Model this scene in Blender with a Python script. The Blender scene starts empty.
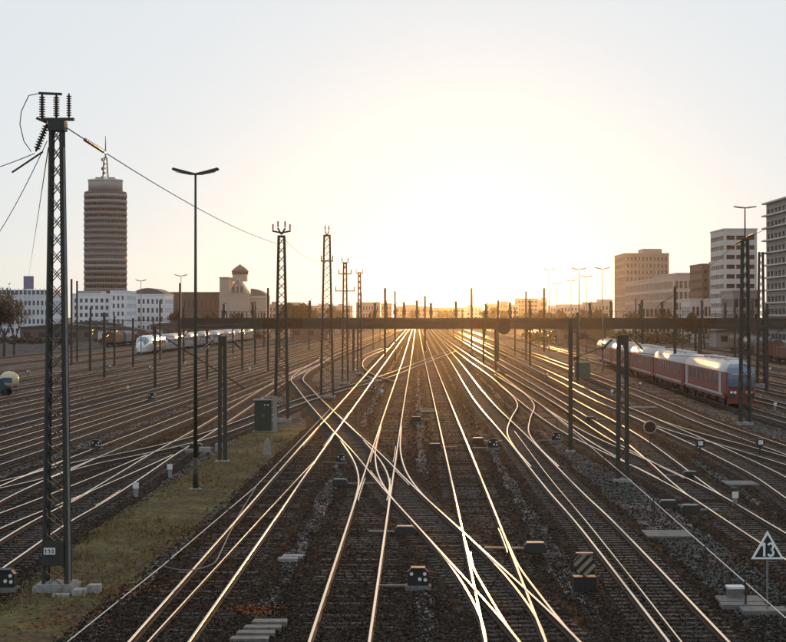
import bpy, math, random
import numpy as np
from mathutils import Vector, Matrix

random.seed(7)
rng = np.random.default_rng(7)
R = math.radians
scene = bpy.context.scene
COL = scene.collection

# ------------------------------------------------------------------ camera
CAM_H = 8.2            # eye height above the rail heads (standing on a road bridge)
FPX = 1700.0           # focal length in photograph pixels (786 px wide)
CX, HY = 393.0, 314.0  # principal column and horizon row of the photograph
cam_data = bpy.data.cameras.new('camera')
cam = bpy.data.objects.new('camera', cam_data)
COL.objects.link(cam)
cam.location = (0, 0, CAM_H)
cam.rotation_euler = (R(90), 0, 0)
cam_data.sensor_width = 36.0
cam_data.lens = 36.0 * FPX / 786.0
cam_data.shift_y = -(321.0 - HY) / 786.0
cam_data.clip_start = 0.5
cam_data.clip_end = 20000
scene.camera = cam

# ------------------------------------------------------------------ sky, sun, exposure
SUN_AZ = math.atan2(475 - CX, FPX)       # clockwise from +Y
SUN_EL = R(2.35)
world = bpy.data.worlds.new('World')
scene.world = world
world.use_nodes = True
wn, wl = world.node_tree.nodes, world.node_tree.links
wn.clear()
sky = wn.new('ShaderNodeTexSky')
sky.sky_type = 'NISHITA'
sky.sun_disc = False
sky.sun_elevation = SUN_EL
sky.sun_rotation = SUN_AZ
sky.altitude = 500
sky.air_density = 1.0
sky.dust_density = 2.2
sky.ozone_density = 2.0
gam = wn.new('ShaderNodeGamma')
gam.inputs['Gamma'].default_value = 0.07
hsv = wn.new('ShaderNodeHueSaturation')
hsv.inputs['Saturation'].default_value = 1.0
tint = wn.new('ShaderNodeMix'); tint.data_type = 'RGBA'; tint.blend_type = 'MULTIPLY'
tint.inputs['Factor'].default_value = 1.0
tint.inputs[7].default_value = (4.3, 4.7, 5.1, 1)
bg = wn.new('ShaderNodeBackground')
bg.inputs['Strength'].default_value = 0.15
wo = wn.new('ShaderNodeOutputWorld')
wl.new(sky.outputs[0], gam.inputs['Color'])
wl.new(gam.outputs[0], hsv.inputs['Color'])
wl.new(hsv.outputs[0], tint.inputs[6])
wl.new(tint.outputs[2], bg.inputs['Color'])
wl.new(bg.outputs[0], wo.inputs['Surface'])

sun_data = bpy.data.lights.new('sun', 'SUN')
sun_data.energy = 2.0
sun_data.angle = R(0.6)
sun_data.color = (1.0, 0.46, 0.12)
sun = bpy.data.objects.new('sun', sun_data)
COL.objects.link(sun)
sdir = Vector((math.sin(SUN_AZ) * math.cos(SUN_EL), math.cos(SUN_AZ) * math.cos(SUN_EL), math.sin(SUN_EL)))
sun.rotation_euler = (-sdir).to_track_quat('-Z', 'Y').to_euler()
sun.location = (40, 400, 200)

scene.view_settings.view_transform = 'Standard'
scene.view_settings.look = 'None'
scene.view_settings.gamma = 1.0
scene.view_settings.use_curve_mapping = False
scene.view_settings.exposure = 0.05
scene.cycles.use_denoising = True
scene.cycles.max_bounces = 6
scene.cycles.volume_bounces = 1
scene.cycles.caustics_reflective = False
scene.cycles.caustics_refractive = False

# ------------------------------------------------------------------ helpers
G = -0.20              # level of the ballast; rail heads run at z = 0

def gp(px, py, z=0.0):
    """point of a horizontal plane at height z seen at photograph pixel (px, py)"""
    d = FPX * (CAM_H - z) / (py - HY)
    return Vector(((px - CX) / FPX * d, d, z))

def at(px, d, z=G):
    return Vector(((px - CX) / FPX * d, d, z))

def hz(py, d):
    return CAM_H - (py - HY) * d / FPX

def scale_at(base_y):
    return (base_y - HY) / (CAM_H - G)

def depth(base_y):
    return FPX * (CAM_H - G) / (base_y - HY)

MATS = {}
def mat(name, color=(.5, .5, .5), rough=.7, metal=0.0, noise=None, bump=None, spec=None, coat=None, color2=None, nscale=3.0, detail=6.0, obj_random=0.0):
    if name in MATS:
        return MATS[name]
    m = bpy.data.materials.new(name)
    m.use_nodes = True
    nt = m.node_tree
    n, l = nt.nodes, nt.links
    b = n['Principled BSDF']
    b.inputs['Base Color'].default_value = (*color, 1)
    b.inputs['Roughness'].default_value = rough
    b.inputs['Metallic'].default_value = metal
    if spec is not None:
        b.inputs['Specular IOR Level'].default_value = spec
    if coat is not None:
        b.inputs['Coat Weight'].default_value = coat
        b.inputs['Coat Roughness'].default_value = .12
    if color2 is not None:
        tc = n.new('ShaderNodeTexCoord')
        nz = n.new('ShaderNodeTexNoise')
        nz.inputs['Scale'].default_value = nscale
        nz.inputs['Detail'].default_value = detail
        nz.inputs['Roughness'].default_value = .65
        rp = n.new('ShaderNodeValToRGB')
        rp.color_ramp.elements[0].position = .35
        rp.color_ramp.elements[1].position = .68
        rp.color_ramp.elements[0].color = (*color, 1)
        rp.color_ramp.elements[1].color = (*color2, 1)
        l.new(tc.outputs['Object'], nz.inputs['Vector'])
        l.new(nz.outputs['Fac'], rp.inputs['Fac'])
        out = rp.outputs['Color']
        if obj_random:
            oi = n.new('ShaderNodeObjectInfo')
            mr = n.new('ShaderNodeMapRange')
            mr.inputs['To Min'].default_value = 1 - obj_random
            mr.inputs['To Max'].default_value = 1 + obj_random
            l.new(oi.outputs['Random'], mr.inputs['Value'])
            hs = n.new('ShaderNodeHueSaturation')
            l.new(mr.outputs['Result'], hs.inputs['Value'])
            l.new(out, hs.inputs['Color'])
            out = hs.outputs['Color']
        l.new(out, b.inputs['Base Color'])
        if bump:
            bp = n.new('ShaderNodeBump')
            bp.inputs['Strength'].default_value = bump
            bp.inputs['Distance'].default_value = .05
            l.new(nz.outputs['Fac'], bp.inputs['Height'])
            l.new(bp.outputs['Normal'], b.inputs['Normal'])
    MATS[name] = m
    return m

class MB:
    """collects shapes for ONE mesh object"""
    def __init__(s):
        s.v, s.f, s.mi, s.n = [], [], [], 0
    def add(s, verts, faces, mi=0):
        o = s.n
        s.v.extend([tuple(p) for p in verts]); s.n += len(verts)
        s.f.extend([tuple(i + o for i in f) for f in faces])
        s.mi.extend([mi] * len(faces))
        return s
    def box(s, x0, x1, y0, y1, z0, z1, mi=0):
        v = [(x0, y0, z0), (x1, y0, z0), (x1, y1, z0), (x0, y1, z0), (x0, y0, z1), (x1, y0, z1), (x1, y1, z1), (x0, y1, z1)]
        return s.add(v, [(0, 3, 2, 1), (4, 5, 6, 7), (0, 1, 5, 4), (1, 2, 6, 5), (2, 3, 7, 6), (3, 0, 4, 7)], mi)
    def bar(s, a, b, w, h=None, mi=0):
        a, b = Vector(a), Vector(b)
        h = h or w
        t = (b - a).normalized()
        up = Vector((0, 0, 1)) if abs(t.z) < .9 else Vector((0, 1, 0))
        sx = t.cross(up).normalized() * (w / 2)
        sy = sx.cross(t).normalized() * (h / 2)
        v = [p + q for p in (a, b) for q in (-sx - sy, sx - sy, sx + sy, -sx + sy)]
        return s.add(v, [(0, 1, 2, 3), (7, 6, 5, 4), (0, 4, 5, 1), (1, 5, 6, 2), (2, 6, 7, 3), (3, 7, 4, 0)], mi)
    def stroke(s, a, c, w, y0, y1, mi=0):
        """flat letter stroke in the x-z plane between a and c, thick from y0 to y1"""
        a, c = Vector(a), Vector(c)
        t = (c - a).normalized(); n = Vector((-t.y, t.x)) * (w / 2)
        q = [a - n, c - n, c + n, a + n]
        return s.prism([(v.x, v.y) for v in q], 'y', y0, y1, mi)
    def tube(s, a, b, r0, r1=None, n=8, mi=0):
        a, b = Vector(a), Vector(b)
        r1 = r0 if r1 is None else r1
        t = (b - a).normalized()
        up = Vector((0, 0, 1)) if abs(t.z) < .9 else Vector((0, 1, 0))
        sx = t.cross(up).normalized(); sy = sx.cross(t).normalized()
        v = []
        for p, r in ((a, r0), (b, r1)):
            for k in range(n):
                c = 2 * math.pi * k / n
                v.append(p + sx * math.cos(c) * r + sy * math.sin(c) * r)
        f = [(k, (k + 1) % n, n + (k + 1) % n, n + k) for k in range(n)]
        f += [tuple(range(n - 1, -1, -1)), tuple(range(n, 2 * n))]
        return s.add(v, f, mi)
    def poly(s, pts, r, n=6, mi=0):
        for a, b in zip(pts[:-1], pts[1:]):
            s.tube(a, b, r, n=n, mi=mi)
        return s
    def lathe(s, prof, c=(0, 0, 0), n=24, mi=0):
        """profile of (radius, z) about a vertical axis"""
        c = Vector(c); v = []; f = []
        for r, z in prof:
            for k in range(n):
                a = 2 * math.pi * k / n
                v.append(c + Vector((r * math.cos(a), r * math.sin(a), z)))
        for j in range(len(prof) - 1):
            for k in range(n):
                f.append((j * n + k, j * n + (k + 1) % n, (j + 1) * n + (k + 1) % n, (j + 1) * n + k))
        f.append(tuple(range(n - 1, -1, -1)))
        f.append(tuple(range((len(prof) - 1) * n, len(prof) * n)))
        return s.add(v, f, mi)
    def prism(s, pts, axis, t0, t1, mi=0):
        """closed outline extruded along an axis; pts are the two other coordinates"""
        def mk(p, t):
            return {'x': (t, p[0], p[1]), 'y': (p[0], t, p[1]), 'z': (p[0], p[1], t)}[axis]
        n = len(pts)
        v = [mk(p, t0) for p in pts] + [mk(p, t1) for p in pts]
        f = [(k, (k + 1) % n, n + (k + 1) % n, n + k) for k in range(n)]
        f += [tuple(range(n - 1, -1, -1)), tuple(range(n, 2 * n))]
        return s.add(v, f, mi)
    def mesh(s, name, mats, smooth=False):
        me = bpy.data.meshes.new(name)
        me.from_pydata(s.v, [], s.f)
        for m in (mats if isinstance(mats, (list, tuple)) else [mats]):
            me.materials.append(m)
        if len(s.f):
            me.polygons.foreach_set('material_index', s.mi)
            if smooth:
                me.polygons.foreach_set('use_smooth', [True] * len(s.f))
        me.update()
        return me
    def build(s, name, mats, parent=None, smooth=False, loc=None):
        return link(name, s.mesh(name, mats, smooth), parent, loc)

def link(name, me, parent=None, loc=None, rot=None, scl=None):
    o = bpy.data.objects.new(name, me)
    COL.objects.link(o)
    if parent is not None:
        o.parent = parent
    if loc is not None:
        o.location = loc
    if rot is not None:
        o.rotation_euler = rot
    if scl is not None:
        o.scale = scl
    return o

def tag(o, label=None, cat=None, group=None, kind=None):
    if label: o['label'] = label
    if cat: o['category'] = cat
    if group: o['group'] = group
    if kind: o['kind'] = kind
    return o

def thing(name, loc, label, cat, group=None, rz=0.0):
    o = bpy.data.objects.new(name, None)
    COL.objects.link(o)
    o.location = loc
    o.rotation_euler = (0, 0, rz)
    o.empty_display_size = .3
    return tag(o, label, cat, group)

def copy_tree(o, parent=None):
    c = o.copy()
    COL.objects.link(c)
    c.parent = parent
    for ch in list(o.children):
        copy_tree(ch, c)
    return c

_unit = {}
def strut(name, a, b, w, m, parent, h=None):
    """a bar as an object of its own; all struts of a material share one unit mesh"""
    key = m.name
    if key not in _unit:
        _unit[key] = MB().box(-.5, .5, -.5, .5, 0, 1).mesh('strut_' + key, m)
    a, b = Vector(a), Vector(b)
    o = bpy.data.objects.new(name, _unit[key])
    COL.objects.link(o)
    o.parent = parent
    o.location = a
    o.rotation_euler = (b - a).to_track_quat('Z', 'Y').to_euler()
    o.scale = (w, h or w, (b - a).length)
    return o

def catmull(pts, step=2.0):
    """smooth world polyline through the points, roughly even steps"""
    P = [np.array(p, float) for p in pts]
    P = [2 * P[0] - P[1]] + P + [2 * P[-1] - P[-2]]
    out = []
    for i in range(1, len(P) - 2):
        p0, p1, p2, p3 = P[i - 1:i + 3]
        L = np.linalg.norm(p2 - p1)
        # centripetal
        t0 = 0; t1 = t0 + np.linalg.norm(p1 - p0) ** .5; t2 = t1 + L ** .5; t3 = t2 + np.linalg.norm(p3 - p2) ** .5
        st = step * max(1, p1[1] / 60.0)
        n = max(1, int(L / st))
        for k in range(n):
            t = t1 + (t2 - t1) * k / n
            A1 = (t1 - t) / (t1 - t0) * p0 + (t - t0) / (t1 - t0) * p1
            A2 = (t2 - t) / (t2 - t1) * p1 + (t - t1) / (t2 - t1) * p2
            A3 = (t3 - t) / (t3 - t2) * p2 + (t - t2) / (t3 - t2) * p3
            B1 = (t2 - t) / (t2 - t0) * A1 + (t - t0) / (t2 - t0) * A2
            B2 = (t3 - t) / (t3 - t1) * A2 + (t - t1) / (t3 - t1) * A3
            out.append((t2 - t) / (t2 - t1) * B1 + (t - t1) / (t2 - t1) * B2)
    out.append(P[-2])
    return np.array(out)
# ------------------------------------------------------------------ ground materials
def ballast_mat(name, dark, mid, light, cell=9.0, patch=None, rough=.95):
    m = bpy.data.materials.new(name); m.use_nodes = True
    n, l = m.node_tree.nodes, m.node_tree.links
    b = n['Principled BSDF']; b.inputs['Roughness'].default_value = rough
    b.inputs['Specular IOR Level'].default_value = .03
    tc = n.new('ShaderNodeNewGeometry')
    vo = n.new('ShaderNodeTexVoronoi'); vo.inputs['Scale'].default_value = cell
    l.new(tc.outputs['Position'], vo.inputs['Vector'])
    sep = n.new('ShaderNodeSeparateColor'); l.new(vo.outputs['Color'], sep.inputs[0])
    rp = n.new('ShaderNodeValToRGB')
    e = rp.color_ramp.elements
    e[0].color = (*dark, 1); e[1].color = (*light, 1); e[0].position = .1; e[1].position = .97
    k = e.new(.6); k.color = (*mid, 1)
    l.new(sep.outputs[0], rp.inputs['Fac'])
    nz = n.new('ShaderNodeTexNoise'); nz.inputs['Scale'].default_value = .22; nz.inputs['Detail'].default_value = 8; nz.inputs['Roughness'].default_value = .7
    l.new(tc.outputs['Position'], nz.inputs['Vector'])
    nz2 = n.new('ShaderNodeTexNoise'); nz2.inputs['Scale'].default_value = 2.1; nz2.inputs['Detail'].default_value = 5
    l.new(tc.outputs['Position'], nz2.inputs['Vector'])
    mr = n.new('ShaderNodeMapRange'); mr.inputs['From Min'].default_value = .3; mr.inputs['From Max'].default_value = .7
    mr.inputs['To Min'].default_value = .55; mr.inputs['To Max'].default_value = 1.5
    l.new(nz2.outputs['Fac'], mr.inputs['Value'])
    hs = n.new('ShaderNodeHueSaturation'); l.new(rp.outputs['Color'], hs.inputs['Color']); l.new(mr.outputs['Result'], hs.inputs['Value'])
    out = hs.outputs['Color']
    if patch:
        mx = n.new('ShaderNodeMix'); mx.data_type = 'RGBA'; mx.blend_type = 'MULTIPLY'
        r2 = n.new('ShaderNodeValToRGB'); r2.color_ramp.elements[0].position = .42; r2.color_ramp.elements[1].position = .6
        r2.color_ramp.elements[0].color = (1, 1, 1, 1); r2.color_ramp.elements[1].color = (*patch, 1)
        l.new(nz.outputs['Fac'], r2.inputs['Fac'])
        mx.inputs['Factor'].default_value = 1
        l.new(out, mx.inputs[6]); l.new(r2.outputs['Color'], mx.inputs[7])
        out = mx.outputs[2]
    l.new(out, b.inputs['Base Color'])
    bp = n.new('ShaderNodeBump'); bp.inputs['Strength'].default_value = .3; bp.inputs['Distance'].default_value = .04
    l.new(vo.outputs['Distance'], bp.inputs['Height']); bp.invert = True
    l.new(bp.outputs['Normal'], b.inputs['Normal'])
    MATS[name] = m
    return m

M_ground = ballast_mat('ballast_field', (.022, .018, .015), (.055, .046, .039), (.15, .13, .115), patch=(2.1, 2.05, 2.15))
M_bed = ballast_mat('rusty_ballast', (.011, .007, .005), (.028, .018, .011), (.075, .052, .036), patch=(1.2, 1.0, .9))
M_grey = ballast_mat('grey_gravel', (.05, .048, .043), (.085, .082, .075), (.14, .135, .125), cell=14, patch=(.7, .72, .68))
M_sleeper = mat('tarred_timber', (.022, .016, .012), .85, color2=(.075, .058, .045), nscale=7, bump=.5, obj_random=.45)
M_rust = mat('rusty_steel', (.035, .018, .010), .8, color2=(.075, .036, .018), nscale=4)
M_rail = mat('polished_rail_head', (.82, .64, .42), .22, 1.0)
M_railworn = mat('worn_rail_head', (.62, .52, .40), .3, 1.0)
M_steel = mat('dark_painted_steel', (.030, .034, .028), .55, color2=(.055, .045, .034), nscale=2.5)
M_galv = mat('galvanised_steel', (.16, .16, .155), .5, .3, color2=(.24, .235, .225), nscale=3)
M_conc = mat('concrete', (.20, .19, .175), .9, color2=(.32, .30, .28), nscale=5, bump=.3)
M_concdark = mat('stained_concrete', (.11, .10, .09), .9, color2=(.2, .185, .165), nscale=5, bump=.3)

# ------------------------------------------------------------------ ground sheet
def grid_sheet(x0, x1, y0, y1, z, nx, ny):
    b = MB()
    for j in range(ny + 1):
        for i in range(nx + 1):
            b.v.append((x0 + (x1 - x0) * i / nx, y0 + (y1 - y0) * j / ny, z))
    b.n = len(b.v)
    for j in range(ny):
        for i in range(nx):
            a = j * (nx + 1) + i
            b.f.append((a, a + 1, a + nx + 2, a + nx + 1)); b.mi.append(0)
    return b
tag(grid_sheet(-1900, 1900, -60, 3900, G, 40, 40).build('ground', M_ground), kind='structure')

# ------------------------------------------------------------------ tracks
PROF = [(-.07, -.16), (.07, -.16), (.07, -.14), (.012, -.125), (.012, -.045), (.037, -.035), (.037, -.005), (.03, 0),
        (-.03, 0), (-.037, -.005), (-.037, -.035), (-.012, -.045), (-.012, -.125), (-.07, -.14)]
POLISH = {6, 7, 8}

def sweep_mesh(name, path, off, zoff, mats, prof=PROF, polish=POLISH):
    """sweep a rail profile along a world path (N,3) shifted sideways by off"""
    P = np.asarray(path, float)
    T = np.gradient(P[:, :2], axis=0)
    T /= np.linalg.norm(T, axis=1)[:, None]
    Nn = np.stack([T[:, 1], -T[:, 0]], 1)     # to the right of travel
    n, k = len(P), len(prof)
    pr = np.array(prof)
    V = np.zeros((n, k, 3))
    V[:, :, :2] = P[:, None, :2] + Nn[:, None, :] * (pr[None, :, 0, None] + off)
    V[:, :, 2] = P[:, None, 2] + pr[None, :, 1] + zoff
    faces, mi = [], []
    for i in range(n - 1):
        for j in range(k):
            a, b2 = i * k + j, i * k + (j + 1) % k
            faces.append((a, b2, b2 + k, a + k)); mi.append(1 if j in polish else 0)
    faces.append(tuple(range(k))); mi.append(0)
    faces.append(tuple(range((n - 1) * k, n * k))[::-1]); mi.append(0)
    me = bpy.data.meshes.new(name)
    me.from_pydata(V.reshape(-1, 3).tolist(), [], faces)
    for m in mats: me.materials.append(m)
    me.polygons.foreach_set('material_index', mi)
    me.update()
    return me

_sl = MB().box(-1.3, 1.3, -.13, .13, -.16, 0)
for sx in (-.7535, .7535):
    _sl.box(sx - .17, sx + .17, -.08, .08, .001, .014, 1)
    _sl.box(sx - .13, sx - .09, -.03, .03, .014, .05, 1)
    _sl.box(sx + .09, sx + .13, -.03, .03, .014, .05, 1)
SLEEPER = _sl.mesh('sleeper', [M_sleeper, M_rust])
TRACKS = {}
ROOTS = {}

def extend(P, far=None, near=None, vp=None):
    P = list(P)
    if near is not None and P[0][1] > near:
        a, b = Vector(P[0]), Vector(P[1])
        t = (a - b).normalized()
        P.insert(0, a + t * ((a.y - near) / max(.2, -t.y)))
    if far is not None and P[-1][1] < far:
        b = Vector(P[-1])
        t = Vector(((vp - CX) / FPX, 1, 0)).normalized() if vp is not None else (b - Vector(P[-2])).normalized()
        P.append(b + t * ((far - b.y) / max(.2, t.y)))
    return P

def track(key, pts, label, group, far=None, near=30, vp=None, sleepers=True, bed=True, gauge=.7535, mats=None, name='railway_track', ind_max=105, bury=.006, bedw=1.95):
    W = [gp(*p) for p in pts]
    W = extend(W, far, near, vp)
    path = catmull(W, 1.6)
    idx = len(TRACKS)
    zoff = (idx % 9) * .0022 if bed else -.0015 * (1 + idx % 5)
    TRACKS[key] = path
    root = thing(name, (path[0][0], path[0][1], G), label, 'railway track', group)
    ROOTS[key] = root
    inv = Vector(root.location)
    rel = path - np.array([inv.x, inv.y, inv.z])
    mats = mats or [M_rust, M_rail]
    for s in (-1, 1):
        link('rail', sweep_mesh('rail', rel, s * gauge, zoff, mats), root)
    if bed:
        T = np.gradient(rel[:, :2], axis=0); T /= np.linalg.norm(T, axis=1)[:, None]
        Nn = np.stack([T[:, 1], -T[:, 0]], 1)
        b = MB(); rows = len(rel)
        for i in range(rows):
            for o in (-bedw, -bedw * .8, -.6, .6, bedw * .8, bedw):
                oo = o + (rng.normal() * .1 if abs(o) > bedw * .97 else 0)
                z = (.004 if abs(o) > bedw * .97 else .022) + zoff
                b.v.append((rel[i, 0] + Nn[i, 0] * oo, rel[i, 1] + Nn[i, 1] * oo, z))
        b.n = len(b.v)
        for i in range(rows - 1):
            for j in range(5):
                a = i * 6 + j
                b.f.append((a, a + 1, a + 7, a + 6)); b.mi.append(0)
        b.build('ballast_bed', M_bed, root)
    if sleepers:
        seg = np.linalg.norm(np.diff(rel[:, :2], axis=0), axis=1)
        cum = np.concatenate([[0], np.cumsum(seg)])
        far_b = MB()
        s = 0.2 + random.random() * .4
        count = 0
        while s < cum[-1]:
            x = np.interp(s, cum, rel[:, 0]); y = np.interp(s, cum, rel[:, 1])
            wy = y + inv.y; wx = x + inv.x
            if wy > 330:
                break
            x2 = np.interp(s + .5, cum, rel[:, 0]); y2 = np.interp(s + .5, cum, rel[:, 1])
            a = math.atan2(-(x2 - x), max(1e-6, y2 - y)) + random.gauss(0, .006)
            px = CX + wx / wy * FPX
            z = .034 - bury + zoff * .9 + random.gauss(0, .0035)
            if wy < ind_max and -30 < px < 816 and wy > 40 and count < 160:
                o = link('sleeper', SLEEPER, root, (x, y, z), (0, 0, a)); count += 1
            else:
                c, sn = math.cos(a), math.sin(a)
                v = []
                for (u, w) in ((-1.3, -.13), (1.3, -.13), (1.3, .13), (-1.3, .13)):
                    v.append((x + u * c - w * sn, y + u * sn + w * c, z))
                v += [(p[0], p[1], z - .1) for p in v[:4]]
                far_b.add(v, [(0, 1, 2, 3), (0, 4, 5, 1), (1, 5, 6, 2), (3, 2, 6, 7), (0, 3, 7, 4)])
            s += .63
        if far_b.n:
            tag(far_b.build('distant_sleepers', M_sleeper, root), kind='stuff')
    return root

GA, GL, GR, GX = 'main tracks in the middle', 'yard tracks on the left', 'yard tracks on the right', 'crossover rails'
track('A', [(339, 642), (367.3, 522), (396, 402), (407, 359)], 'straight main track just left of the picture centre, running to the sun', GA, 1500, vp=417, bury=.011)
track('B', [(516, 642), (480, 522), (442.2, 402), (428.5, 358)], 'straight main track right of centre with a bright glint on its left rail', GA, 1500, vp=416, bury=.010)
track('C', [(699.5, 642), (595, 522), (565, 491), (516, 436), (484, 402), (455.5, 362), (436.5, 338)], 'main track with visible sleepers running to the bottom right, brightest sun glints', GA, 1500, vp=418, bury=0)
track('D', [(158.5, 642), (253.5, 522), (317, 441), (349, 402), (378, 366)], 'main track running to the bottom left corner beside the grass verge', GA, 1500, vp=420, bury=.013)
track('E', [(803, 556), (748, 522), (699, 492), (645, 465), (582, 436), (550, 417), (529, 402), (497, 377), (472, 360), (440, 336)], 'track passing left of the triangular sign on the right', GR, 1500, vp=418)
track('F', [(706, 496), (686, 481), (662, 461), (626, 434), (571, 402), (520, 373)], 'track that merges from the left into the track before the triangular sign', GR, 1500, vp=418, near=None)
track('G', [(803, 498), (769, 476), (721, 452), (690, 438), (661, 425), (627, 410), (607, 402), (550, 374)], 'curving track passing the round mirror on the right', GR, 1500, vp=420)
track('H', [(830, 474), (786, 460.5), (740, 447), (700, 436), (661, 424), (627, 410)], 'track branching right beyond the round mirror', GR, None, sleepers=True)
track('I', [(786, 450), (702, 420), (655, 400), (560, 364)], 'dark track in front of the red train', GR, 1500, vp=424)
track('J', [(786, 420), (743, 407.5), (660, 380), (603, 362.5)], 'track under the red regional train', GR, 1500, vp=430)
for i, (y, w) in enumerate([(406, 'first'), (394.5, 'second'), (385, 'third'), (376.5, 'fourth'), (369.5, 'fifth'), (363, 'sixth'), (357.5, 'seventh')]):
    track('R%d' % i, [(786, y), (640, HY + (y - HY) * (640 - 428) / (786 - 428.0))], '%s track behind the red train on the far right' % w, GR, 900, near=95, vp=428, bedw=1.4)
# the fan on the left
track('L', [(278, 381), (308, 368.5), (330, 355.5), (384, 332.5)], 'far track under the gantry from which the crossover leaves', GL, 1500, vp=423, near=None)
track('N', [(-9, 560), (48, 523), (88, 501), (135, 472), (163, 454), (201, 432), (236, 410), (278, 383), (306, 367.5)], 'nearest yard track left of the grass verge', GL, None)
track('O', [(-40, 537), (0, 520), (52, 500), (110, 476), (160, 454.5)], 'track converging with the nearest yard track behind the tall lattice mast', GL, None)
track('P', [(-30, 508), (0, 493), (52, 470), (85, 457), (127, 440), (200, 411), (271, 382)], 'third yard track from the grass verge', GL, 1200, vp=440)
track('Q', [(-12, 487), (41, 475), (85, 457)], 'short track joining the third yard track at the left edge', GL, None)
track('W', [(8, 489.5), (45, 474), (85, 463), (122, 455.5), (160, 447.5), (205, 436), (250, 420), (291, 404), (337, 390), (377, 379), (418, 364), (452, 351)], 'diagonal ladder track cutting across the middle tracks beyond the switches', GX, None, near=None)
for i, (y, w) in enumerate([(460, 'fourth'), (446, 'fifth'), (432.5, 'sixth'), (420, 'seventh'), (409, 'eighth'), (399, 'ninth'), (390, 'tenth'), (381.5, 'eleventh'), (372, 'twelfth'), (364, 'thirteenth'), (357, 'fourteenth')]):
    track('Y%d' % i, [(0, y), (200, HY + (y - HY) * (441 - 200) / 441.0)], '%s yard track from the grass verge on the left' % w, GL, 1100, near=70 + i * 6, vp=441, bedw=1.35,
          mats=[M_rust, M_rail if i % 3 else M_railworn])
# crossover through the middle and its slips
track('K', [(550, 642), (531, 621), (499, 588), (467, 556), (433, 522), (400, 489), (366, 452), (346, 433), (316, 402), (303, 387), (297, 379), (304, 371), (330, 356)], 'long crossover track cutting diagonally through the middle switches', GX, None, near=34)
#track('K2', [(590, 642), (560, 612), (535, 588)], 'x', GX, None, near=None, sleepers=False, bed=False) if False else None
track('S1', [(348, 604), (356, 570), (361.3, 548), (367, 523), (372, 500), (374, 480), (368, 462), (352, 440)], 'curved slip rails joining the crossover to the straight left track', GX, None, near=None, sleepers=False, bed=False)
track('S2', [(424, 513), (406, 494), (393, 474), (388, 452), (391, 425)], 'curved slip rails inside the left diamond crossing', GX, None, near=None, sleepers=False, bed=False)
track('S3', [(516, 641), (509, 618), (489, 585), (466, 556), (450, 539)], 'curved slip rails joining the crossover to the straight right track', GX, None, near=None, sleepers=False, bed=False)
track('S4', [(552, 645), (536, 625), (512, 591), (496, 566), (486, 540)], 'curved slip rails at the bottom of the right diamond crossing', GX, None, near=None, sleepers=False, bed=False)
track('S5', [(545, 466), (527, 447), (518, 432), (521, 417), (526, 405), (520, 396), (505, 384)], 'S-shaped crossover rails right of the brightest sun glint', GX, None, near=None, bed=False)
track('S7', [(640, 462), (600, 440), (560, 412), (536, 396), (500, 374)], 'thin connecting rails between the two tracks right of centre', GX, None, near=None, sleepers=False, bed=False)
track('S8', [(388, 381), (368, 374), (358, 366), (362, 358), (385, 348)], 'far S-shaped crossover rails beyond the ladder track', GX, None, near=None, bed=False, sleepers=False)

# check rails beside the crossing frogs
def check_rail(key, ya, yb, side, inner=True):
    root = ROOTS[key]; P = TRACKS[key]
    da, db = FPX * CAM_H / (ya - HY), FPX * CAM_H / (yb - HY)
    ys = np.linspace(da, db, 12)
    off = side * (.7535 - .105 if inner else .7535 + .105)
    path = np.stack([np.interp(ys, P[:, 1], P[:, 0]), ys, np.full(12, 0.0)], 1)
    flare = np.zeros(12); flare[[0, -1]] = .022; flare[[1, -2]] = .008
    path[:, 0] -= flare * side * (1 if inner else -1)
    o = np.array(root.location)
    link('check_rail', sweep_mesh('check_rail', path - o, off, 0, [M_rust, M_rail], prof=[(x * .55, z - .004) for x, z in PROF]), root)
for a in [('A', 500, 478, -1), ('A', 500, 478, 1), ('A', 462, 446, -1), ('A', 462, 446, 1), ('B', 552, 528, 1), ('B', 570, 552, -1), ('D', 446, 432, -1), ('D', 446, 432, 1), ('D', 422, 412, 1), ('K', 485, 470, -1), ('K', 485, 470, 1), ('E', 478, 466, -1), ('E', 478, 466, 1), ('N', 505, 490, -1), ('N', 505, 490, 1)]:
    check_rail(*a)
# ------------------------------------------------------------------ masts, gantry, lamps
M_iron = mat('dark_green_iron', (.020, .026, .019), .6, color2=(.042, .034, .024), nscale=2)
M_ins = mat('brown_porcelain', (.05, .022, .014), .25, coat=.4)
M_white = mat('white_enamel', (.72, .72, .70), .5, color2=(.55, .54, .52), nscale=6)
M_black = mat('black_paint', (.012, .012, .012), .5)
M_cable = mat('weathered_cable', (.16, .155, .15), .6, .2)
M_wire = mat('copper_wire_patina', (.035, .03, .027), .8)
M_lampglass = mat('lamp_glass', (.35, .35, .33), .25, coat=.5)

_ins = MB()
_p = [(.03, 0)]
for k in range(9):
    z = .08 + k * .095
    _p += [(.045, z), (.11, z + .02), (.11, z + .045), (.045, z + .065)]
_p += [(.03, 1.0)]
_ins.lathe(_p, n=10)
INSUL = _ins.mesh('insulator', M_ins, True)

def insulator(parent, a, b, thick=1.0):
    a, b = Vector(a), Vector(b)
    o = link('insulator', INSUL, parent, a)
    o.rotation_euler = (b - a).to_track_quat('Z', 'Y').to_euler()
    L = (b - a).length
    o.scale = (thick, thick, L)
    return o

def foundation(parent, w, m=None, h=.3):
    b = MB()
    b.prism([(-w, -w), (w, -w), (w, w), (-w, w)], 'z', -.4, h * .8)
    b.prism([(-w * .88, -w * .88), (w * .88, -w * .88), (w * .88, w * .88), (-w * .88, w * .88)], 'z', h * .8, h)
    b.build('foundation', m or M_conc, parent)

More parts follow.
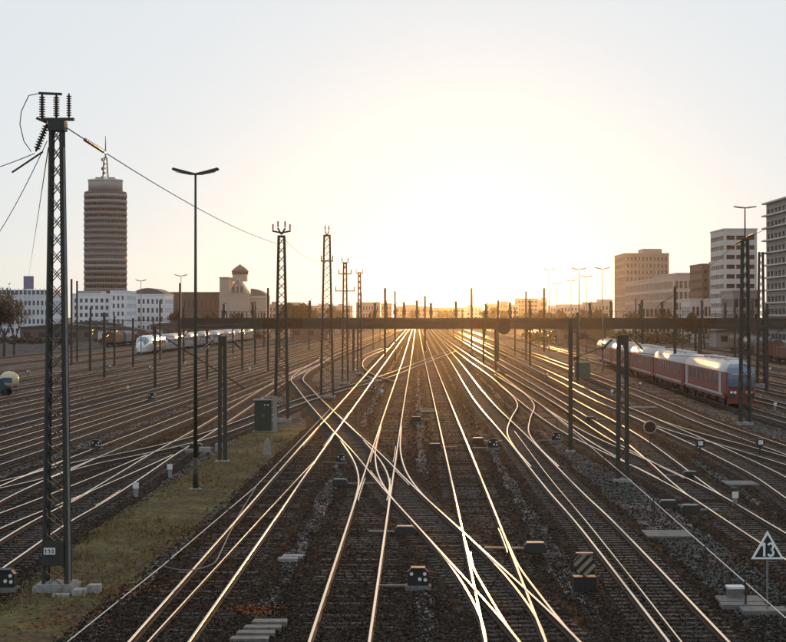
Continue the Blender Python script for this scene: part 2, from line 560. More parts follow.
def lattice_body(root, H, wb, wt, panels, leg_w, brace_w, individual=True, m=None, z0=.15, rot45=False):
    m = m or M_iron
    def hw(z): return wb + (wt - wb) * (z - z0) / (H - z0)
    cs = [(-1, -1), (1, -1), (1, 1), (-1, 1)]
    for cx_, cy_ in cs:
        strut('leg', (cx_ * wb, cy_ * wb, z0), (cx_ * wt, cy_ * wt, H), leg_w, m, root)
    zs = [z0 + (H - z0) * ((k / panels) ** .97) for k in range(panels + 1)]
    lat = MB()
    for k in range(panels):
        za, zb = zs[k] + .02, zs[k + 1] - .02
        ha, hb2 = hw(za), hw(zb)
        for i in range(4):
            p, q = cs[i], cs[(i + 1) % 4]
            a0 = Vector((p[0] * ha, p[1] * ha, za)); a1 = Vector((q[0] * ha, q[1] * ha, za))
            b0 = Vector((p[0] * hb2, p[1] * hb2, zb)); b1 = Vector((q[0] * hb2, q[1] * hb2, zb))
            for e0, e1 in ((a0, b1), (a1, b0)):
                if individual: strut('brace', e0, e1, brace_w, m, root, brace_w * .5)
                else: lat.bar(e0, e1, brace_w, brace_w * .5)
    if not individual:
        lat.build('lattice', m, root)
    return hw

def mast_root(px, by, label, name='lattice_mast', cat='mast', group=None):
    d = depth(by)
    return thing(name, at(px, d), label, cat, group), d

# --- the big lattice mast on the grass, left
root, d = mast_root(57, 592, 'tall dark lattice mast with insulators on top, nearest, on the grass at left')
H1 = hz(128, d) - G
foundation(root, .62)
lattice_body(root, H1, .34, .155, 26, .085, .045)
cap = MB(); cap.box(-.24, .27, -.24, .24, H1 - .10, H1 + .2); cap.box(-.42, .52, -.10, .10, H1 + .221, H1 + .30); cap.build('head_plate', M_iron, root)
MB().bar((-.55, 0, H1 + 1.05), (.15, 0, H1 + 1.02), .09, .07).build('top_bar', M_iron, root)
insulator(root, (-.45, 0, H1 + .26), (-.45, 0, H1 + 1.02), .9)
insulator(root, (-.02, 0, H1 + .30), (-.02, 0, H1 + 1.0), .9)
insulator(root, (.36, 0, H1 + .30), (.36, 0, H1 + 1.05), .7)
insulator(root, (-.30, 0, H1 + .12), (-.62, -.1, H1 - .72), .95)
MB().bar((-.62, 0, H1 + .30), (-.3, 0, H1 + .16), .08).build('bracket', M_iron, root)
MB().poly([(-.5, 0, H1 + 1.05), (-.85, 0, H1 + .98), (-1.08, 0, H1 + .5), (-1.12, 0, H1 + .1), (-1.0, 0, H1 - .4), (-.78, 0, H1 - .72)], .014).build('jumper_wire', M_wire, root)
# the pipe clamped to the right leg, its bright edge, door plate and number plate
MB().tube((.44, -.30, .1), (.235, -.15, H1 - .6), .045, .04, 10).build('conduit', M_galv, root)
db = MB().box(-.34, .28, -.44, -.40, .86, 1.6); db.build('cover_plate', M_iron, root)
npl = MB().box(-.30, .04, -.492, -.441, 1.20, 1.40).build('number_plate', M_white, root)
for cx_, seg in ((-.235, '1'), (-.13, '1'), (-.03, '0')):
    b = MB()
    if seg == '1':
        b.stroke((cx_, 1.24), (cx_, 1.36), .024, -.499, -.4925); b.stroke((cx_, 1.355), (cx_ - .032, 1.325), .018, -.4985, -.4926)
    else:
        oz = [(cx_ + .026 * math.cos(t_ * math.pi / 5), 1.30 + .055 * math.sin(t_ * math.pi / 5)) for t_ in range(11)]
        for q_, (p_, r_) in enumerate(zip(oz[:-1], oz[1:])): b.stroke(p_, r_, .018, -.499 - .0003 * (q_ % 2), -.4925)
    b.build('digit', M_black, npl)
MAST1 = Vector(root.location)
mat_stones = mat('pale_rubble', (.24, .22, .2), .9, color2=(.38, .36, .33), nscale=6, bump=.4)

# --- the two lattice masts in the middle distance
def mid_mast(px, by, ty, label, wb, wt, panels, arms, individual=True):
    root, d = mast_root(px, by, label, group='lattice masts along the left of the main tracks')
    H = hz(ty, d) - G
    foundation(root, wb + .25)
    lattice_body(root, H, wb, wt, panels, .13, .07, individual)
    for z_px, half, up in arms:
        z = hz(z_px, d) - G
        b = MB(); b.bar((-half, 0, z + up), (0, 0, z), .11, .13); b.bar((0, 0, z + .001), (half, 0, z + up), .11, .13)
        b.build('cross_arm', M_iron, root)
        for s in (-1, 1):
            insulator(root, (s * half * .92, 0, z + up + .05), (s * half * .92, 0, z + up + .55), .8)
    MB().box(-wt - .08, wt + .08, -wt - .08, wt + .08, H - .05, H + .12).build('head_plate', M_iron, root)
    return root, d
m2, d2 = mid_mast(281.5, 422, 237, 'lattice mast with a bent cross arm beside the relay cabinet', .50, .22, 20, [(233, .72, .16), (234.5, .3, .5)])
m3, d3 = mid_mast(327, 398, 236, 'thin tall lattice mast rising just left of the centre tracks', .62, .28, 22, [(261, .62, 0), (236, .2, .5)], True)
m4, d4 = mid_mast(345, 384, 264, 'small lattice mast with two cross arms left of the centre, in front of the gantry', .34, .17, 18, [(274, .8, 0), (263, .4, .12), (291, 1.2, 0)], False)
m5, d5 = mid_mast(359.5, 374, 273, 'slender lattice mast just left of the low far warehouse', .3, .14, 16, [(273, .5, 0)], False)

# --- short lattice masts for the overhead line
def short_mast(px, by, ty, label, w, box=True, group='short lattice masts between the tracks', dy=.16):
    root, d = mast_root(px, by, label, group=group)
    H = hz(ty, d) - G
    foundation(root, .42, h=.16)
    m = M_iron
    for s in (-1, 1):
        strut('leg', (s * w, 0, .1), (s * w * .8, 0, H), .065, m, root, dy * 1.4)
    n = max(5, int(H / .75))
    for k in range(n):
        z0, z1 = .3 + (H - .4) * k / n, .3 + (H - .4) * (k + 1) / n
        s = 1 if k % 2 else -1
        strut('brace', (-s * w * .9, 0, z0), (s * w * .9, 0, z1), .055, m, root, .05)
    if box:
        MB().box(-w * 1.15, w * 1.15, -dy - .05, dy + .05, H - .5, H - .002).build('head_box', m, root)
        for s in (-1, 1):
            insulator(root, (s * .5, 0, H - .2), (s * 1.05, .1, H - .75), .8)
    return root, d
sm1, ds1 = short_mast(622.5, 482, 335, 'short two-legged lattice mast standing between tracks right of centre', .23)
sm2, ds2 = short_mast(222.5, 463, 336, 'slim lattice mast standing on the grass beside the lamp post', .16)

def post_mast(px, by, ty, label, w=.13, arm=None, group='steel posts of the overhead line', m=None):
    """H-section post with an optional cantilever arm"""
    d = depth(by)
    root = thing('catenary_post', at(px, d), label, 'post', group)
    H = hz(ty, d) - G
    m = m or M_iron
    b = MB()
    b.box(-w, w, -w, -w + .03, 0, H); b.box(-w, w, w - .03, w, 0, H); b.box(-.015, .015, -w + .03, w - .03, 0, H - .01)
    b.build('post', m, root)
    foundation(root, w + .16, h=.12)
    if arm:
        L = arm
        ab = MB(); ab.tube((0, 0, H * .92), (L, 0, H * .80), .035, n=6); ab.tube((0, -.02, H * .70), (L, -.02, H * .80 - .03), .035, n=6)
        ab.build('cantilever_arm', m, root)
        insulator(root, (math.copysign(.15, L), 0, H * .70 - .08), (L * .3, -.02, H * .73), .7)
    return root
post_mast(570.5, 452, 319, 'dark steel post standing right of centre near the green cabinet', .12, 2.2)
posts = [
 (77, 362, 281, 'thin dark post right of the big lattice mast', None, 0), (71.5, 366, 279, 'thin dark post hugging the right edge of the big lattice mast', None, 0),
 (114.5, 366, 316, 'short thick dark post in front of the white office', 1.6, 0), (133, 368, 318, 'short post beside the corner of the white office', None, 0),
 (207, 380, 330, 'post in front of the white express train', -1.8, 0), (268, 372, 288, 'dark post left of the middle lattice mast above the gantry', None, 0),
 (471.5, 350, 288, 'tall hazy post standing straight under the sun', None, 0), (395, 362, 291, 'faint hazy post above the gantry left of centre', None, 0),
 (385, 358, 288, 'faint hazy post next to the low warehouse', None, 0), (498, 362, 300, 'post beside the dark round signal under the gantry', None, 0),
 (675, 390, 286, 'dark post in front of the long grid office', -2.0, 0), (695.5, 378, 316, 'dark post leaning over the red train roof', None, 0),
 (544, 352, 288, 'hazy orange post left of the far lamp row', None, 0), (425, 352, 296, 'thin hazy post left of the sun above the gantry', None, 0),
 (90, 372, 318, 'thin post standing in the left yard', 1.6, 0), (160, 361, 300, 'thin post behind the express train nose', None, 0),
 (255, 366, 302, 'thin post between chapel and gantry', 1.8, 0), (530, 366, 303, 'thin post behind the gantry right of the sun', 1.5, 0), (642, 372, 300, 'thin post above the middle of the red train', None, 0),
]
for px, by, ty, lab, arm, _ in posts:
    post_mast(px, by, ty, lab, .14 if by > 360 else .22, arm)

# --- lattice mast with lamp on the right and its neighbour
root, d = mast_root(745, 425, 'lattice mast carrying a twin lamp in front of the red train', name='lamp_mast')
H = hz(240, d) - G
foundation(root, .55, h=.25)
lattice_body(root, H, .36, .20, 18, .12, .07)
Ht = hz(208, d) - G
MB().tube((0, 0, H), (0, 0, Ht), .06, .045).build('lamp_pole', M_iron, root)
for s in (-1, 1):
    MB().prism([(0, Ht - .03), (s * .35, Ht - .02), (s * .85, Ht + .07), (s * .85, Ht + .15), (s * .3, Ht + .08), (0, Ht + .05)][::s], 'y', -.12, .12).build('lamp_head', M_galv, root)
insulator(root, (.1, 0, H + .2), (.75, 0, H + .45), .8); insulator(root, (-.1, 0, H), (-.75, 0, H - .3), .8)
MB().box(-.28, .28, -.28, .28, H - .1, H + .1).build('head_plate', M_iron, root)
MASTR = Vector(root.location) + Vector((0, 0, H))
root, d = mast_root(761, 386, 'plain lattice mast right of the lamp mast, behind the red train')
H = hz(252, d) - G
foundation(root, .6)
lattice_body(root, H, .42, .22, 18, .13, .07, False)
MB().bar((-.25, 0, H - .1), (1.3, 0, H - .2), .1).build('cross_arm', M_iron, root)

# --- twin-arm street lamps
def lamp_post(px, by, ty, label, arm=1.05):
    d = depth(by)
    root = thing('lamp_post', at(px, d), label, 'lamp post', 'tall twin-arm lamp posts')
    H = hz(ty, d) - G
    b = MB(); b.tube((0, 0, 0), (0, 0, 1.6), .13, .12, 12); b.tube((0, 0, 1.6), (0, 0, H), .10, .05, 12)
    b.build('pole', M_galv if d > 150 else M_iron, root, True)
    for s in (-1, 1):
        hb_ = MB(); pts_ = [(0, H - .05), (s * .3, H - .04), (s * arm, H + .16), (s * (arm + .08), H + .22), (s * arm, H + .30), (s * .45, H + .14), (0, H + .03)]
        hb_.prism(pts_[::s], 'y', -.14, .14)
        h_ = hb_.build('lamp_head', M_galv if d > 150 else M_iron, root)
        MB().prism([(s * .45, H - .015), (s * .95, H + .09), (s * .95, H + .105), (s * .45, H + .005)][::s], 'y', -.1, .1).build('lens', M_lampglass, h_)
    foundation(root, .3, h=.14)
    return root
lamp_post(195.5, 491, 174, 'tall twin-arm lamp post standing on the grass verge at left')
for px, ty, lab in [(602.5, 269, 'sharpest twin-arm lamp post left of the brown office tower'), (586.5, 277, 'shorter twin-arm lamp post second from the brown office tower'), (579, 269.5, 'hazy twin-arm lamp post third from the brown office tower'),
                    (571, 281, 'hazy twin-arm lamp post right of the double hazy pole'), (557, 284, 'faint hazy lamp post in the middle of the far row'), (549, 270, 'very faint tall lamp post at the left of the far row'), (181, 276, 'small lamp post above the left end of the gantry'), (141, 281, 'tiny hazy lamp post right of the round tower')]:
    s = (HY - ty) / 6.5
    if ty == 270: s *= .82
    lamp_post(px, HY + s * 8.4, ty, lab)

# --- signal gantry
GD = 250.0
gx0, gx1 = at(180, GD).x, at(840, GD).x
gz0, gz1 = hz(329, GD) - G, hz(318, GD) - G
root = thing('signal_gantry', (gx0, GD, G), 'long dark signal gantry spanning all the tracks from the left post to the right edge', 'gantry')
W = gx1 - gx0
npan = 16
for k in range(npan):
    a, b_ = W * k / npan, W * (k + 1) / npan
    for y in (-.6, .6):
        MB().box(a + .02, b_ - .02, y - .02, y + .02, gz0 + .12, gz1 - .12).build('girder_panel', M_rust if k % 5 == 2 else M_steel, root)
    MB().box(b_ - .06, b_ + .06, -.66, .66, gz0 + .10, gz1 - .10).build('stiffener', M_steel, root)
for k in range(npan * 2):
    a, b_ = W * k / (npan * 2) + .1, W * (k + 1) / (npan * 2) - .1
    strut('brace', (a, -.655, gz0 + .14), (b_, -.655, gz1 - .14), .09, M_rust, root, .05); strut('brace', (a, -.70, gz1 - .14), (b_, -.70, gz0 + .14), .09, M_steel, root, .05)
for k in range(40):
    strut('railing_post', (W * (k + .5) / 40, .55, gz1 - .0), (W * (k + .5) / 40, .55, gz1 + 1.0), .05, M_steel, root)
MB().box(0, W, .53, .57, gz1 + .96, gz1 + 1.0).build('handrail', M_steel, root)
for z in (gz0, gz1 - .118):
    for y in (-.6, .6):
        MB().box(-.2, W, y - .16, y + .16, z, z + .118).build('chord', M_steel, root)
MB().box(0, W, -.42, .42, gz1 - .06, gz1 - .02).build('walkway', M_galv, root)
for px in (180, 353.5, 495.5, 700):
    x = at(px, GD).x - gx0
    lg = MB()
    for y in (-.62, .62): lg.box(x - .16, x + .16, y - .13, y + .13, 0, gz0)
    for k in range(5):
        lg.bar((x, -.5, gz0 * k / 5 + .1), (x, .5, gz0 * (k + 1) / 5 - .05), .07)
    lg.build('leg', M_steel, root)
    MB().box(x - .6, x + .6, -1.1, 1.1, -.3, .12).build('leg_footing', M_concdark, root)
tp = MB(); tp.box(-.14, .14, -.14, .14, gz1 + .001, hz(283, GD) - G); tp.build('end_mast', M_iron, root)
for i, px in enumerate([224, 253, 310, 375, 386, 395, 404, 417, 431, 456, 486, 510, 530, 590, 611, 640, 662, 702, 725, 752]):
    x = at(px, GD).x - gx0
    h = 2.0 + .5 * ((i * 37) % 5) / 4
    b = MB(); b.box(x - .17, x + .17, -.17, .17, gz1 + .001, gz1 + h); b.bar((x - .3, 0, gz1 + h - .1), (x + .32, 0, gz1 + h + .25), .1)
    b.box(x - .28, x + .26, -.22, -.171, gz1 + .5, gz1 + 1.15)
    b.build('signal_post', M_steel, root)
for i, (xa, ya, xb, yb) in enumerate([(634, 331, 648, 345), (655, 329, 660, 345), (701, 318, 704, 348), (148, 322, 240, 376)][:3]):
    pa = (at(xa, GD).x - gx0, -.8, hz(ya, GD) - G); pb = (at(xb, GD).x - gx0, -.8, hz(yb, GD) - G)
    MB().tube(pa, pb, .16, .13).build('hanging_arm', M_steel, root)
# big round signal hung under the beam
x = at(503.5, GD).x - gx0
b = MB(); b.tube((x, -.95, hz(328, GD) - G), (x, -.7, hz(328, GD) - G), .95, n=20); b.box(x - .1, x + .1, -.75, -.66, hz(328, GD) - G, gz1)
b.build('round_signal', M_black, root)

# --- overhead wires
def wire(pts, r, label, sag=0.0, name='overhead_wire', m=None, n=14, group='overhead wires'):
    P = []
    for a, b in zip(pts[:-1], pts[1:]):
        a, b = Vector(a), Vector(b)
        for k in range(n):
            t = k / n
            p = a.lerp(b, t); p.z -= sag * 4 * t * (1 - t); P.append(p)
    P.append(Vector(pts[-1]))
    o = P[0].copy()
    w = MB().poly([p - o for p in P], r, 5).build(name, m or M_wire, None, False, o)
    return tag(w, label, 'wire', group)
top1 = MAST1 + Vector((.3, 0, H1 + .0))
top2 = at(279, d2, hz(244, d2))
w0 = wire([top1, top2], .018, 'long sagging wire from the near lattice mast to the middle one', .45)
def on_wire(t): 
    q = top1.lerp(top2, t); q.z -= .45 * 4 * t * (1 - t); return q
a0, a1 = on_wire(.03), on_wire(.08)
ins = thing('strain_insulator', a0, 'dark insulator on the long sagging wire beside the near mast', 'insulator')
insulator(ins, (0, 0, 0), a1 - a0, .55)
wl_ = MAST1 + Vector((-.66, -.1, H1 - .78))
wire([wl_, at(-60, 58, hz(182, 58))], .014, 'wire from the near mast top to the upper left edge', .1)
wire([MAST1 + Vector((-.3, 0, H1 - .4)), at(-10, 70, hz(246, 70))], .014, 'wire sloping steeply from the near mast to the left edge', .2)
wire([MAST1 + Vector((-.26, 0, H1 - .6)), at(28.5, 699.6, 23.5)], .02, 'thin wire hanging down left of the near mast', .1)
wire([wl_ + Vector((.25, 0, .05)), wl_ + Vector((-.85, .8, -.5))], .03, 'short thick dark wire end at the near mast top', 0, n=3)
wire([MASTR + Vector((.7, 0, .4)), at(830, depth(425) + 5, hz(192, depth(425) + 5))], .022, 'wire rising from the right lamp mast to the right edge', .1)
wire([MASTR + Vector((-.7, 0, -.3)), at(675, depth(390), hz(288, depth(390)))], .022, 'wire running from the right lamp mast to the next post', .3)
wire([at(285, d2, hz(240, d2)), at(325, d3, hz(262, d3)), at(344, d4, hz(275, d4))], .016, 'thin wire linking the three middle lattice masts', .5)
wire([at(623, ds1, hz(352, ds1)), MASTR + Vector((0, 0, hz(357, MASTR.y) - MASTR.z))], .018, 'reddish cross wire from the short lattice mast to the lamp mast', .1)
wire([at(222.5, ds2, hz(343, ds2)), at(90, depth(372), hz(322, depth(372)))], .018, 'cross wire over the left yard tracks', .2)
wire([gp(-5, 448, G), at(180, GD, hz(340, GD))], .02, 'stay cable running diagonally over the left yard to the gantry', .1)
post_mast(155, 389, 326, 'steel post with a long slanting stay in front of the express train nose', .13)
pd = depth(389); pa, pb = at(156, pd, hz(332, pd)), at(246, pd, G)
tag(link('stay_rod', MB().tube((0, 0, 0), pb - pa, .075, n=8).mesh('stay_rod', M_iron), None, pa), 'dark slanting stay in front of the white express train', 'stay')
# ------------------------------------------------------------------ trains
M_red = mat('traffic_red_paint', (.22, .034, .027), .45, color2=(.16, .03, .025), nscale=1.2, coat=.25)
M_roofgrey = mat('train_roof_grey', (.42, .40, .375), .55, color2=(.52, .5, .47), nscale=1.0, coat=.1)
M_under = mat('grimy_underframe', (.028, .022, .018), .8, color2=(.05, .04, .03), nscale=3)
M_glassd = mat('dark_train_glass', (.06, .10, .15), .08, 0, coat=.6)
M_palestripe = mat('pale_grey_stripe', (.42, .40, .38), .5)
M_icewhite = mat('express_white_paint', (.74, .73, .71), .22, color2=(.66, .65, .63), nscale=.8, coat=1.0)
M_headlight = mat('headlight_glass', (.75, .75, .72), .15, coat=.8)
M_wheel = mat('wheel_steel', (.06, .05, .045), .5, .6)
M_rubber = mat('black_rubber', (.018, .018, .018), .8)

def loft(b, sections, mi=0, cap=True):
    """sections: list of (y, [(x,z),...]) with equal point counts, open at the bottom edge"""
    n = len(sections[0][1]); base = b.n
    V = [(x, y, z) for y, pr in sections for x, z in pr]
    F = []
    for j in range(len(sections) - 1):
        for k in range(n - 1):
            a = j * n + k
            F.append((a, a + n, a + n + 1, a + 1))
    if cap:
        F.append(tuple(range(n))); F.append(tuple(range((len(sections) - 1) * n, len(sections) * n))[::-1])
    b.add(V, F, mi)

def shell(half):
    """mirror a right-hand half profile into a full one from left bottom over the top to right bottom"""
    return [(-x, z) for x, z in half] + [(x, z) for x, z in reversed(half) if x > 1e-6]

def bogie(parent, y, gz):
    b = MB()
    for s in (-1, 1):
        b.box(s * 1.05 - .09, s * 1.05 + .09, y - 1.6, y + 1.6, gz + .45, gz + .72)
        b.box(s * 1.06 - .13, s * 1.06 + .13, y - .5, y + .5, gz + .721, gz + .95)
    b.box(-1.0, 1.0, y - .3, y + .3, gz + .5, gz + .78)
    o = b.build('bogie', M_under, parent)
    for dy in (-1.25, 1.25):
        for s in (-1, 1):
            MB().tube((s * .68, y + dy, gz + .46), (s * .82, y + dy, gz + .46), .46, n=18).build('wheel', M_wheel, parent)

def red_coach(root, y0, L, front=False):
    gz = .20
    lower = [(1.34, gz + .95), (1.40, gz + 1.25), (1.41, gz + 2.3), (1.385, gz + 3.05)]
    upper = [(1.386, gz + 3.0501), (1.30, gz + 3.35), (1.05, gz + 3.72), (.62, gz + 3.97), (0, gz + 4.08)]
    body = MB()
    if front:
        secs = []
        for t, sx, dz in ((0, .80, -.55), (.35, .92, -.38), (1.0, .985, -.12), (1.9, 1, 0), (L, 1, 0)):
            secs.append((y0 + t, [(x * sx, z) for x, z in shell(lower)]))
        loft(body, secs)
    else:
        loft(body, [(y0, shell(lower)), (y0 + L, shell(lower))])
    body.box(-1.33, 1.33, y0 + .7, y0 + L - .2, gz + .70, gz + .94)
    coach = body.build('driving_car' if front else 'coach', M_red, root)
    rf = MB()
    if front:
        secs = []
        for t, sx, top in ((1.15, .93, 3.55), (1.7, .98, 3.9), (2.6, 1, 4.08), (L, 1, 4.08)):
            secs.append((y0 + t, [(x * sx, gz + 3.0501 + (z - gz - 3.0501) * (top - 3.05) / 1.03) for x, z in shell(upper)]))
        loft(rf, secs)
    else:
        loft(rf, [(y0, shell(upper)), (y0 + L, shell(upper))])
    rf.build('roof', M_roofgrey, coach, True)
    rb = MB()
    for k in range(4 if front else 5):
        yy = y0 + 4 + k * (L - 6) / 5
        rb.box(-.55, .55, yy, yy + 2.2, gz + 4.0, gz + 4.2)
    rb.build('roof_unit', M_roofgrey, coach)
    if front:
        b = MB()
        rowsw = [(-.14, 1.12, gz + 1.75), (-.13, 1.19, gz + 2.5), (-.08, 1.20, gz + 3.02), (.55, 1.10, gz + 3.45), (1.25, .80, gz + 3.74)]
        V = [(s_ * hw_ * f_, y0 + dy + (.16 * (1 - f_ * 1.0) - .16 * (1 - f_)) , z) for dy, hw_, z in rowsw for s_, f_ in ((-1, 1), (-1, .5), (1, .5), (1, 1))]
        V += [(x * .98, y + .5, z - .05) for x, y, z in V]
        F = [(r_ * 4 + c_, r_ * 4 + c_ + 1, r_ * 4 + c_ + 5, r_ * 4 + c_ + 4) for r_ in range(4) for c_ in range(3)]
        F += [(r_ * 4 + 20, r_ * 4, r_ * 4 + 4, r_ * 4 + 24) for r_ in range(4)] + [(r_ * 4 + 3, r_ * 4 + 23, r_ * 4 + 27, r_ * 4 + 7) for r_ in range(4)]
        F += [(16, 17, 37, 36), (17, 18, 38, 37), (18, 19, 39, 38)]
        b.add(V, F); b.build('windscreen', M_glassd, coach)
        for s_ in (-1, 1):
            MB().box(min(s_ * 1.215, s_ * 1.3), max(s_ * 1.215, s_ * 1.3), y0 + .25, y0 + 1.4, gz + 1.95, gz + 2.9).build('cab_side_window', M_glassd, coach)
        dz = MB(); dz.bar((-.9, y0 - .17, gz + 2.9), (.9, y0 - .17, gz + 2.9), .06, .16); dz.build('display_bar', M_palestripe, coach)
        MB().box(-.035, .035, y0 - .2, y0 - .145, gz + 1.76, gz + 3.0).build('windscreen_pillar', M_rubber, coach)
        for x in (-.85, -.55, .55, .85):
            MB().tube((x, y0 - .06, gz + 1.28), (x, y0 + .2, gz + 1.28), .13, n=12).build('headlight', M_headlight, coach)
        for x in (-.85, .85):
            b = MB(); b.tube((x, y0 - .55, gz + 1.0), (x, y0 + .3, gz + 1.0), .09, n=8); b.tube((x, y0 - .6, gz + 1.0), (x, y0 - .54, gz + 1.0), .24, n=14)
            b.build('buffer', M_wheel, coach)
        b = MB(); b.box(-1.1, 1.1, y0 - .05, y0 + .7, gz + .3, gz + .94); b.box(-.12, .12, y0 - .45, y0 - .051, gz + .75, gz + 1.0); b.build('snow_plough', M_red, coach)
    nw = 9 if not front else 7
    for s in (-1, 1):
        for k in range(nw):
            yy = y0 + (4.2 if front else 3.0) + k * (L - 6.2) / nw
            x0, x1 = s * 1.405, s * 1.425
            MB().box(min(x0, x1), max(x0, x1), yy, yy + 1.45, gz + 1.95, gz + 2.85).build('window', M_glassd, coach)
        for yy in (y0 + (2.3 if front else 1.0), y0 + L - 2.2):
            x0, x1 = s * 1.40, s * 1.432
            MB().box(min(x0, x1), max(x0, x1), yy, yy + 1.3, gz + 1.0, gz + 2.98).build('door', M_red if not front else M_palestripe, coach)
        x0, x1 = s * 1.36, s * 1.42
        MB().box(min(x0, x1), max(x0, x1), y0 + 1.6, y0 + L - .1, gz + .96, gz + 1.14).build('stripe', M_palestripe, coach)
    bogie(coach, y0 + 3.7, gz - .2); bogie(coach, y0 + L - 3.7, gz - .2)
    b = MB()
    for k in range(3): b.box(-1.1, 1.1, y0 + 7.5 + k * 4.2, y0 + 10.6 + k * 4.2, gz + .35, gz + .699)
    b.build('underframe_box', M_under, coach)
    return coach

jd0, jd1 = 150.0, 290.0
jx = lambda d: float(np.interp(d, TRACKS['J'][:, 1], TRACKS['J'][:, 0]))
root = thing('regional_train', (jx(jd0), jd0, G), 'red regional train with pale roof and dark windscreen standing on the right', 'train', rz=-math.atan2(jx(jd1) - jx(jd0), jd1 - jd0))
for k in range(5):
    red_coach(root, k * 26.8, 26.1, k == 0)
    if k < 4:
        b = MB(); loft(b, [(k * 26.8 + 26.101, [(-1.1, 1.2), (-1.1, 3.6), (0, 3.95), (1.1, 3.6), (1.1, 1.2)]), (k * 26.8 + 26.799, [(-1.1, 1.2), (-1.1, 3.6), (0, 3.95), (1.1, 3.6), (1.1, 1.2)])])
        b.build('bellows', M_rubber, root)

# white express train on the left
yx = lambda d: float(np.interp(d, TRACKS['Y8'][:, 1], TRACKS['Y8'][:, 0]))
d0 = 352.0
root = thing('express_train', (yx(d0), d0, G), 'white express train with rounded dark nose window in the left yard', 'train', rz=-math.atan2(yx(540) - yx(d0), 540 - d0))
lower = [(1.30, .55), (1.46, 1.0), (1.48, 2.2), (1.44, 2.9)]
upper = [(1.441, 2.9001), (1.30, 3.35), (.95, 3.7), (.5, 3.88), (0, 3.93)]
for k in range(8):
    y0, L = k * 25.0, 24.6
    b = MB(); r_ = MB()
    if k == 0:
        tt = [(0, .22, .42), (.35, .45, .52), (1.0, .66, .64), (2.2, .84, .78), (3.8, .95, .91), (5.5, 1, 1), (L, 1, 1)]
        loft(b, [(y0 + t, [(x * sx, .55 + (z - .55) * sz) for x, z in shell(lower)]) for t, sx, sz in tt])
        loft(r_, [(y0 + t, [(x * sx, .5501 + (z - .55) * sz) for x, z in shell(upper)]) for t, sx, sz in tt])
    else:
        loft(b, [(y0, shell(lower)), (y0 + L, shell(lower))]); loft(r_, [(y0, shell(upper)), (y0 + L, shell(upper))])
    coach = b.build('power_car' if k == 0 else 'coach', M_icewhite, root, k == 0)
    r_.build('roof', M_icewhite if k == 0 else M_roofgrey, coach, True)
    if k == 0:
        w = MB(); tt = [(.75, .62, .575, .32), (1.7, .80, .72, .62), (2.7, .90, .835, .80), (3.4, .94, .90, .9)]
        secs = []
        for t, sx, sz, f in tt:
            prof = []
            for x, z in shell(upper):
                prof.append((x * sx * 1.015, .55 + (max(z, 2.55) - .55) * sz * 1.02 + .03))
            secs.append((y0 + t, prof))
        loft(w, secs); w.build('nose_window', M_glassd, coach)
        for s in (-1, 1):
            MB().box(s * .62 - .16, s * .62 + .16, y0 + .62, y0 + .8, 1.35, 1.6).build('headlight', M_headlight, coach)
    for s in (-1, 1):
        for q in range(7):
            yy = y0 + (6.5 if k == 0 else 2.5) + q * (2.4 if k == 0 else 2.95)
            x0, x1 = s * 1.46, s * 1.492
            MB().box(min(x0, x1), max(x0, x1), yy, yy + 1.9, 2.05, 2.75).build('window', M_glassd, coach)
        x0, x1 = s * 1.47, s * 1.488
        MB().box(min(x0, x1), max(x0, x1), y0 + 5.6 if k == 0 else y0, y0 + L, 1.3, 1.48).build('red_stripe', M_red, coach)
    bogie(coach, y0 + 4.2, 0); bogie(coach, y0 + L - 3.5, 0)
    if k < 7:
        b = MB(); loft(b, [(y0 + L + .001, [(-1.2, .9), (-1.2, 3.4), (0, 3.7), (1.2, 3.4), (1.2, .9)]), (y0 + 24.999, [(-1.2, .9), (-1.2, 3.4), (0, 3.7), (1.2, 3.4), (1.2, .9)])]); b.build('bellows', M_rubber, root)

# parked freight wagons in the yards
M_wag = [mat('brown_wagon', (.10, .05, .035), .7, color2=(.15, .08, .055), nscale=1.5), mat('grey_wagon', (.15, .145, .14), .7, color2=(.22, .21, .2), nscale=1.5), mat('rust_red_wagon', (.18, .05, .035), .7, color2=(.12, .05, .04), nscale=1.5), mat('tarpaulin_blue', (.06, .09, .13), .6, color2=(.09, .12, .16), nscale=1.5)]
def wagon(trk, d, kind, label, L=13.5):
    P = TRACKS[trk]
    x = float(np.interp(d, P[:, 1], P[:, 0])); x2 = float(np.interp(d + L, P[:, 1], P[:, 0]))
    root = thing('freight_wagon', (x, d, G), label, 'wagon', 'freight wagons parked in the yard', -math.atan2(x2 - x, L))
    m = M_wag[kind]
    b = MB()
    if kind == 0 or kind == 3:
        loft(b, [(.4, shell([(1.35, 1.3), (1.4, 3.2), (1.0, 3.75), (0, 3.95)])), (L - .4, shell([(1.35, 1.3), (1.4, 3.2), (1.0, 3.75), (0, 3.95)]))])
    elif kind == 1:
        b.tube((0, .5, 2.5), (0, L - .5, 2.5), 1.3, n=18); b.tube((0, L / 2, 3.7), (0, L / 2, 4.1), .4, n=10) if False else b.box(-.4, .4, L / 2 - .5, L / 2 + .5, 3.7, 4.0)
    else:
        b.box(-1.35, 1.35, .4, L - .4, 1.3, 2.9)
        for q in range(6): b.box(-1.42, 1.42, 1 + q * (L - 2) / 5 - .08, 1 + q * (L - 2) / 5 + .08, 1.31, 2.92)
    body = b.build('wagon_body', m, root, kind == 1)
    MB().box(-1.3, 1.3, 0, L, 1.0, 1.29).build('frame', M_under, root)
    for y in (1.9, L - 1.9): 
        for dy in (-.9, .9):
            for s in (-1, 1): MB().tube((s * .68, y + dy, .66), (s * .82, y + dy, .66), .46, n=14).build('wheel', M_wheel, root)
        MB().box(-1.05, 1.05, y - 1.4, y + 1.4, .62, .99).build('bogie', M_under, root)
